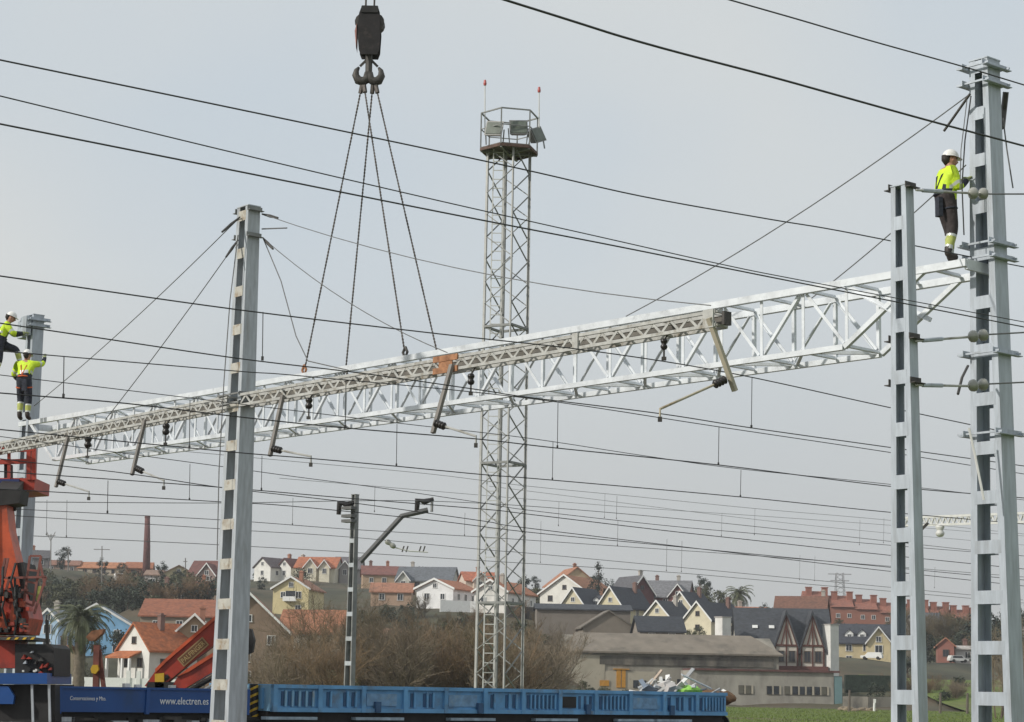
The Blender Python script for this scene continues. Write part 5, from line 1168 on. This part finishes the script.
def scat(n, x0, x1, Y0, Y1, s0, s1, lab, grp, ms):
    for k in range(n):
        px, Y = r.uniform(x0, x1), r.uniform(Y0, Y1); X = px2X(px, Y); bad = False
        for P in HL:
            if (P.x-X)**2+(P.y-Y)**2 < 64: bad = True
        if bad: continue
        plant('hill_shrub', lab, 'shrub', r.choice(ms), (X, Y, ground_z(X, Y)-.2), r.uniform(s0, s1), r.uniform(0, 6), grp)
scat(90, 30, 210, 400, 520, .8, 1.7, 'dark shrub on the scrubby slope above the blue house', 'shrubs on the left slope', LB[:2]+LB[2:]+TW[:1])
scat(40, 40, 250, 310, 400, .6, 1.1, 'garden shrub among the lower left houses', 'garden shrubs at the left', LB)
scat(110, 300, 556, 290, 400, .45, .95, 'scrubby shrub on the slope above the brown thicket', 'shrubs on the middle slope', LB+TW[:2])
scat(46, 560, 830, 360, 470, .5, 1.0, 'garden shrub between the slate row houses', 'garden shrubs among the row houses', LB)
scat(50, 250, 900, 520, 640, .8, 1.5, 'skyline shrub between the upper houses', 'shrubs along the skyline', LB)
scat(40, 890, 1030, 445, 560, .9, 1.9, 'dark shrub on the slope behind the right masts', 'shrubs on the right slope', LB+TW[1:2])
scat(16, 845, 960, 300, 330, .35, .7, 'scrub beside the field wall at the right', 'scrub by the field wall', LB+TW)
scat(14, 570, 720, 296, 304, .3, .55, 'low weeds at the foot of the stone outbuilding', 'weeds along the outbuilding', LB)
CT = leaf_mesh(130, 9, 3.2, leafs[2], 1500, .36, 'cone', .06); RT = leaf_mesh(131, 7, 3.0, leafs[2], 1700, .36, 'round', .1); CL = leaf_mesh(132, 10, 2.6, leafs[2], 1800, .36, 'column', .05)
for px, by, Y, ms, s, lab in ((598, 604, 480, CT, 1.05, 'dark conifer behind the second slate row house'), (547, 604, 500, RT, .75, 'rounded dark tree left of the white gabled villa'), (528, 606, 510, RT, .6, 'smaller rounded dark tree right of the lattice tower'), (765, 622, 450, CL, .72, 'dark columnar tree right of the far palm'), (690, 604, 520, RT, .55, 'dark tree crown peeking behind the row houses'), (262, 588, 500, RT, .5, 'dark round tree below the charcoal roofed house'), (985, 664, 420, RT, 1.5, 'big dark evergreen behind the tall right mast'), (1015, 662, 430, RT, 1.7, 'big dark evergreen at the right edge'), (962, 646, 520, RT, .8, 'dark tree between the right hand masts'), (922, 662, 400, RT, .9, 'dark tree just right of the shorter mast'), (908, 676, 372, LB[0], 1.1, 'olive bush at the foot of the shorter mast view'), (600, 688, 312, LB[1], .4, 'small green bush before the shed door'), (240, 676, 282, LB[1], 1.0, 'dark bush beside the brown brick house'), (292, 672, 285, RT, .75, 'dark leafy tree right of the brown brick house')):
    P = at(px, by, Y); P.z = ground_z(P.x, P.y)-.3 if ms is not CT else P.z; plant('evergreen_tree' if ms in (CT, RT, CL) else 'leafy_bush', lab, 'tree' if ms in (CT, RT, CL) else 'bush', ms, P, s, px)
for k in range(34):
    px, Y = r.choice([(r.uniform(380, 540), r.uniform(500, 620)), (r.uniform(560, 712), r.uniform(500, 600)), (r.uniform(40, 240), r.uniform(480, 620))]); X = px2X(px, Y)
    if min((P.x-X)**2+(P.y-Y)**2 for P in HL) < 70: continue
    plant('garden_tree', 'dark garden tree standing between the hillside houses', 'tree', r.choice([RT, CL, RT]), (X, Y, ground_z(X, Y)-.3), r.uniform(.55, .95), px, 'dark trees between the houses')
# palms
def palm(label, px, ytop, ybase, Y, R, tr, nf=44):
    P = at(px, ybase, Y); Tp = at(px+.5, ytop, Y); h = Tp.z-P.z; rr_ = random.Random(px)
    root = thing('palm_tree', label, 'palm', P); m = MB(); n = 14
    m.tube([(0.02*math.sin(i), 0, -1+(h+1)*i/n) for i in range(n+1)], [tr*(1.1 if i % 2 else .98)*(1-.1*i/n) for i in range(n+1)], 12); m.build('trunk', palmt, root, None, True)
    m = MB(); bm_ = m; m.tube([(0, 0, h-R*.28), (0, 0, h-R*.1), (0, 0, h+R*.12)], [tr*1.05, tr*1.5, tr*.6], 10); m.build('crown_shaft', palmt, root)
    for k in range(nf):
        az = k*2.4+rr_.uniform(-.2, .2); el = 1.35-1.95*(k/nf)**.9; L = R*rr_.uniform(.85, 1.1); m = MB(); d = Vector((math.cos(az), math.sin(az), 0)); p = Vector((0, 0, h)); ang = el; pts = [p.copy()]
        for i in range(9):
            ang -= .13+.03*i*.5; p = p+(d*math.cos(ang)+Z*math.sin(ang))*(L/9); pts.append(p.copy())
        m.tube(pts, [.03*R/2.5]*len(pts), 3); sdv = d.cross(Z)
        for i in range(1, 9):
            for f in (0, .33, .66):
                q_ = pts[i].lerp(pts[i+1], f); tdir = (pts[i+1]-pts[i]).normalized(); ll = R*.2*(1-abs(i-4)/9)
                for s in (-1, 1):
                    e = q_+(sdv*s*.75+tdir*.55-Z*rr_.uniform(.15, .5)).normalized()*ll; w_ = tdir*(R*.016); m.add([q_-w_, q_+w_, e], [(0, 1, 2)])
        m.build('frond', palmm, root)
palm('large date palm standing before the sky blue house', 78, 620, 690, 215, 4.0, .6, 70)
palm('far palm rising above the slate row houses', 739, 594, 612, 470, 4.3, .4, 44)
# ------------------------------------------------------------------ street things in the distance
# brick chimney
Yc = 600; a, b = at(146.5, 575, Yc), at(147.5, 516, Yc); root = thing('brick_chimney', 'tall slim dark red brick factory chimney on the left skyline', 'chimney', a)
m = MB(); L_ = (b-a).length; m.tube([a-Z*4, a.lerp(b, .5), b], [1.25, 1.0, .75], 14); m.build('stack', mat('dark_brick', (.13, .055, .05), .9, 0, .25, 2.), root, a, True)
m = MB(); m.tube([b-Z*.6, b+Z*.1], [.85, .85], 14); m.build('crown', mat('dark_brick', (.13, .055, .05)), root, a)
# poles
pol = mat('pole_grey', (.2, .19, .18), .8)
for px, yt, yb, Y, w_, lab in ((51, 534, 566, 560, 9, 'pylon like pole with forked top on the left skyline'), (68.5, 547, 566, 580, 6, 'short pole with crossbar on the left skyline'), (102, 546, 600, 520, 16, 'taller pole with wide crossbar above the blue house'), (185.5, 558, 585, 520, 4, 'thin pole beside the yellow skyline house')):
    a, b = at(px, yb, Y), at(px, yt, Y); root = thing('utility_pole', lab, 'pole', a); m = MB(); m.tube([a-Z*2, b], [.22, .14], 6); m.build('shaft', pol, root, a)
    k = Y/F*w_/2
    for dz in ((.9,) if px != 51 else (.4,)):
        m = MB(); m.bar(b+Vector((-k, 0, -dz)), b+Vector((k, 0, -dz)), .18); m.build('crossarm', pol, root, a)
    if px == 51:
        for s in (-1, 1): m = MB(); m.bar(b-Z*2, b+Vector((s*1.2, 0, .6)), .16); m.build('fork', pol, root, a)
Yp = 900; a, b = at(840, 612, Yp), at(840.5, 573, Yp); root = thing('lattice_pylon', 'hazy lattice power pylon above the red terraces', 'pylon', a); hp = (b-a).length; wv = lambda t: 2.9-1.4*t
pg = mat('pylon_grey', (.32, .32, .33), .7)
for i in range(4):
    sx, sy = ((-1, -1), (1, -1), (1, 1), (-1, 1))[i]; m = MB(); m.bar(a+Vector((sx*wv(0), sy*wv(0), -12)), a+Vector((sx*wv(1), sy*wv(1), hp)), .34); m.build('leg', pg, root, a)
for i in range(9):
    t0_, t1_ = i/9, (i+1)/9
    for s in (-1, 1):
        m = MB(); m.bar(a+Vector((-s*wv(t0_), -wv(t0_), hp*t0_)), a+Vector((s*wv(t1_), -wv(t1_), hp*t1_)), .22); m.build('brace', pg, root, a)
for t, l in ((.97, 5.2), (.8, 4.2), (.35, 5.5)): m = MB(); m.bar(a+Vector((-l, 0, hp*t)), a+Vector((l, 0, hp*t)), .4); m.build('crossarm', pg, root, a)
# white van on the slope, car by the chalet, garden walls, hedge, fence posts
def van(label, px, py, Y, L_, H, col, rz):
    P = at(px, py, Y); P.z = max(P.z, ground_z(P.x, P.y)+.2); root = thing('parked_car' if H < 2 else 'parked_van', label, 'car' if H < 2 else 'van', P, rz); w_ = 1.75
    prof = [(-L_/2, .35), (L_/2, .35), (L_/2, H*.55), (L_*.3, H*.6), (L_*.16, H), (-L_*.42 if H < 2 else -L_*.48, H), (-L_/2, H*.58)]
    m = MB(); m.prism([(x, -w_/2, z) for x, z in prof], (0, 0, 0), (0, w_, 0)); m.build('body', col, root)
    m = MB(); m.prism([(-L_*.36, -w_/2, H*.64), (L_*.22, -w_/2, H*.64), (L_*.13, -w_/2, H*.93), (-L_*.34, -w_/2, H*.93)], (0, -.015, 0), (0, 0, 0)); m.build('side_window', pane_m, root)
    for x in (-L_*.31, L_*.31):
        m = MB(); m.tube([(x, -w_/2-.03, .33), (x, -w_/2+.2, .33)], .33, 14); m.build('wheel', blackf, root)
        m = MB(); m.tube([(x, w_/2-.2, .33), (x, w_/2+.03, .33)], .33, 14); m.build('wheel', blackf, root)
van('white van parked on the slope left of the brick chimney', 120, 582, 560, 3.2, 2.4, white, R_(25))
van('white car parked before the yellow house', 872, 671, 395, 4.2, 1.45, white, R_(160))
van('silver car beside the red brick house', 958, 664, 412, 4.0, 1.4, woff, R_(10))
# white blocks behind the shed
for px0, px1, y0, y1, Y, lab in ((716, 730, 618, 642, 335, 'white rendered chimney block above the shed roof'), (824, 838, 626, 672, 335, 'tall white rendered tower right of the chalet')):
    a = at((px0+px1)/2, y1, Y); k = Y/F; root = thing('white_block', lab, 'block', a); w_ = (px1-px0)*k; h = (y1-y0)*k
    m = MB(); m.box((0, 0, h/2-2), (w_*.8, w_*.8, h+4), Matrix.Rotation(.6, 3, 'Z')); m.build('shaft', mcol((.66, .65, .62)), root); m = MB(); m.box((0, 0, h+.08), (w_*.9, w_*.9, .16), Matrix.Rotation(.6, 3, 'Z')); m.build('cap', mcol((.4, .38, .36)), root)
def wall_run(name, label, pts, Y, h, th, m_, cat='wall', posts=None):
    P = [at(x, y, Y+dy) for x, y, dy in pts]; root = thing(name, label, cat, P[0])
    for i, (a, b) in enumerate(zip(P, P[1:])):
        a_, b_ = a-P[0], b-P[0]; d = (b_-a_); n_ = Vector((-d.y, d.x, 0)).normalized()*th; m = MB(); m.prism([a_-Z*2, b_-Z*2, b_+Z*h, a_+Z*h], n_*-.5, n_*.5); m.build('panel', m_, root)
        if posts: m = MB(); m.box(a_+Z*(h/2+.25), (.5, .5, h+1.3)); m.build('pier', m_, root)
    return root
wall_run('garden_wall', 'white garden wall with piers before the orange roofed house', [(58, 686, 0), (96, 687, 0), (128, 687.5, 0), (138, 688, 0), (180, 689, 0)], 255, 1.2, .25, white, posts=1)
wall_run('garden_wall', 'white roadside wall under the white single storey house', [(440, 607, 0), (470, 608, 2), (478, 609, 2)], 405, 1.4, .3, white)
wall_run('retaining_wall', 'dark retaining wall below the orange roofed tower house', [(505, 615, 0), (545, 617, 0), (600, 619, 0)], 400, 1.8, .4, mcol((.06, .055, .05)))
wall_run('garden_hedge', 'dark clipped hedge right of the stone outbuilding', [(845, 690, 0), (866, 690.5, 0), (892, 691, 0)], 322, 2.4, 1.4, mat('hedge_leaf', (.018, .03, .02), .9, 0, .5, 3., bump=1), 'hedge')
wall_run('field_wall', 'low grey field wall right of the stone outbuilding', [(843, 703, 0), (868, 703.5, 0), (898, 704, 2)], 300, 1.0, .3, stone)
pm = mat('old_post_wood', (.13, .11, .09), .9)
for px, y0, y1, lab in ((940, 693, 707, 'dark fence post between the right masts'), (967, 693, 706, 'dark fence post left of the tall mast'), (1003, 690, 704, 'fence post behind the tall mast'), (849, 690, 702, 'short fence post by the outbuilding corner')):
    Y = 250; a, b = at(px, y1, Y), at(px+.6, y0, Y); a.z = 0; root = tag(MB().tube([a-Z*.2, a.lerp(b, .5), b], [.17, .16, .13], 7).build('fence_post', pm, None, a), lab, 'fence post')
P = at(874, 706, 265); P.z = 0; root = thing('white_marker_post', 'small white marker post in the field', 'marker post', P)
m = MB(); m.tube([(0, 0, -.2), (.05, 0, 1.1)], [.16, .14], 8); m.build('shaft', white, root); m = MB(); m.box((.1, 0, 1.35), (.3, .2, .5)); m.build('head', white, root)
for k in range(9):
    px = r.uniform(838, 880); Y = r.uniform(262, 280); P = at(px, 700, Y); bm = bmesh.new(); bmesh.ops.create_icosphere(bm, subdivisions=2, radius=r.uniform(.5, 1.1))
    for v in bm.verts: v.co *= r.uniform(.8, 1.15); v.co.z *= .5
    me = bpy.data.meshes.new('heap'); bm.to_mesh(me); bm.free(); me.materials.append(mat('rubble_heap', (.2, .16, .11), .95, 0, .4, 3.)); tag(inst('rubble_heap', me, None, (P.x, P.y, .1)), 'earth and rubble heap in the field below the hedge', 'rubble', 'rubble heaps in the field')
# tufts of rough grass along the field
gt = MB(); rg = random.Random(9); gmat = mat('rough_grass', (.115, .16, .03), .9, 0, .4, .3)
for k in range(26000):
    px, Y = rg.uniform(700, 1040), 130+170*rg.random(); X = px2X(px, Y); h = rg.uniform(.04, .14)*(1.8 if rg.random() < .05 else 1); a = rg.uniform(0, 3.14); d = Vector((math.cos(a), math.sin(a), 0))*(h*.35)
    gt.add([Vector((X, Y, -.02))-d, Vector((X, Y, -.02))+d, Vector((X+rg.uniform(-.1, .1), Y, h))], [(0, 1, 2)])
tag(gt.build('field_grass', gmat), 'rough green grass covering the field', 'grass', kind='stuff')

# ------------------------------------------------------------------ thin winter haze over the whole valley
hb = MB(); hb.box((0, 4250, 29), (12200, 9900, 64)); hv_ = bpy.data.materials.new('valley_haze'); hv_.use_nodes = True; ht = hv_.node_tree; ht.nodes.clear()
ho = ht.nodes.new('ShaderNodeOutputMaterial'); pv = ht.nodes.new('ShaderNodeVolumePrincipled'); pv.inputs['Color'].default_value = (.86, .88, .92, 1); pv.inputs['Density'].default_value = .0002; pv.inputs['Anisotropy'].default_value = .2
ht.links.new(pv.outputs[0], ho.inputs['Volume'])
tag(hb.build('haze', hv_), 'thin pale winter haze over the valley', kind='stuff')
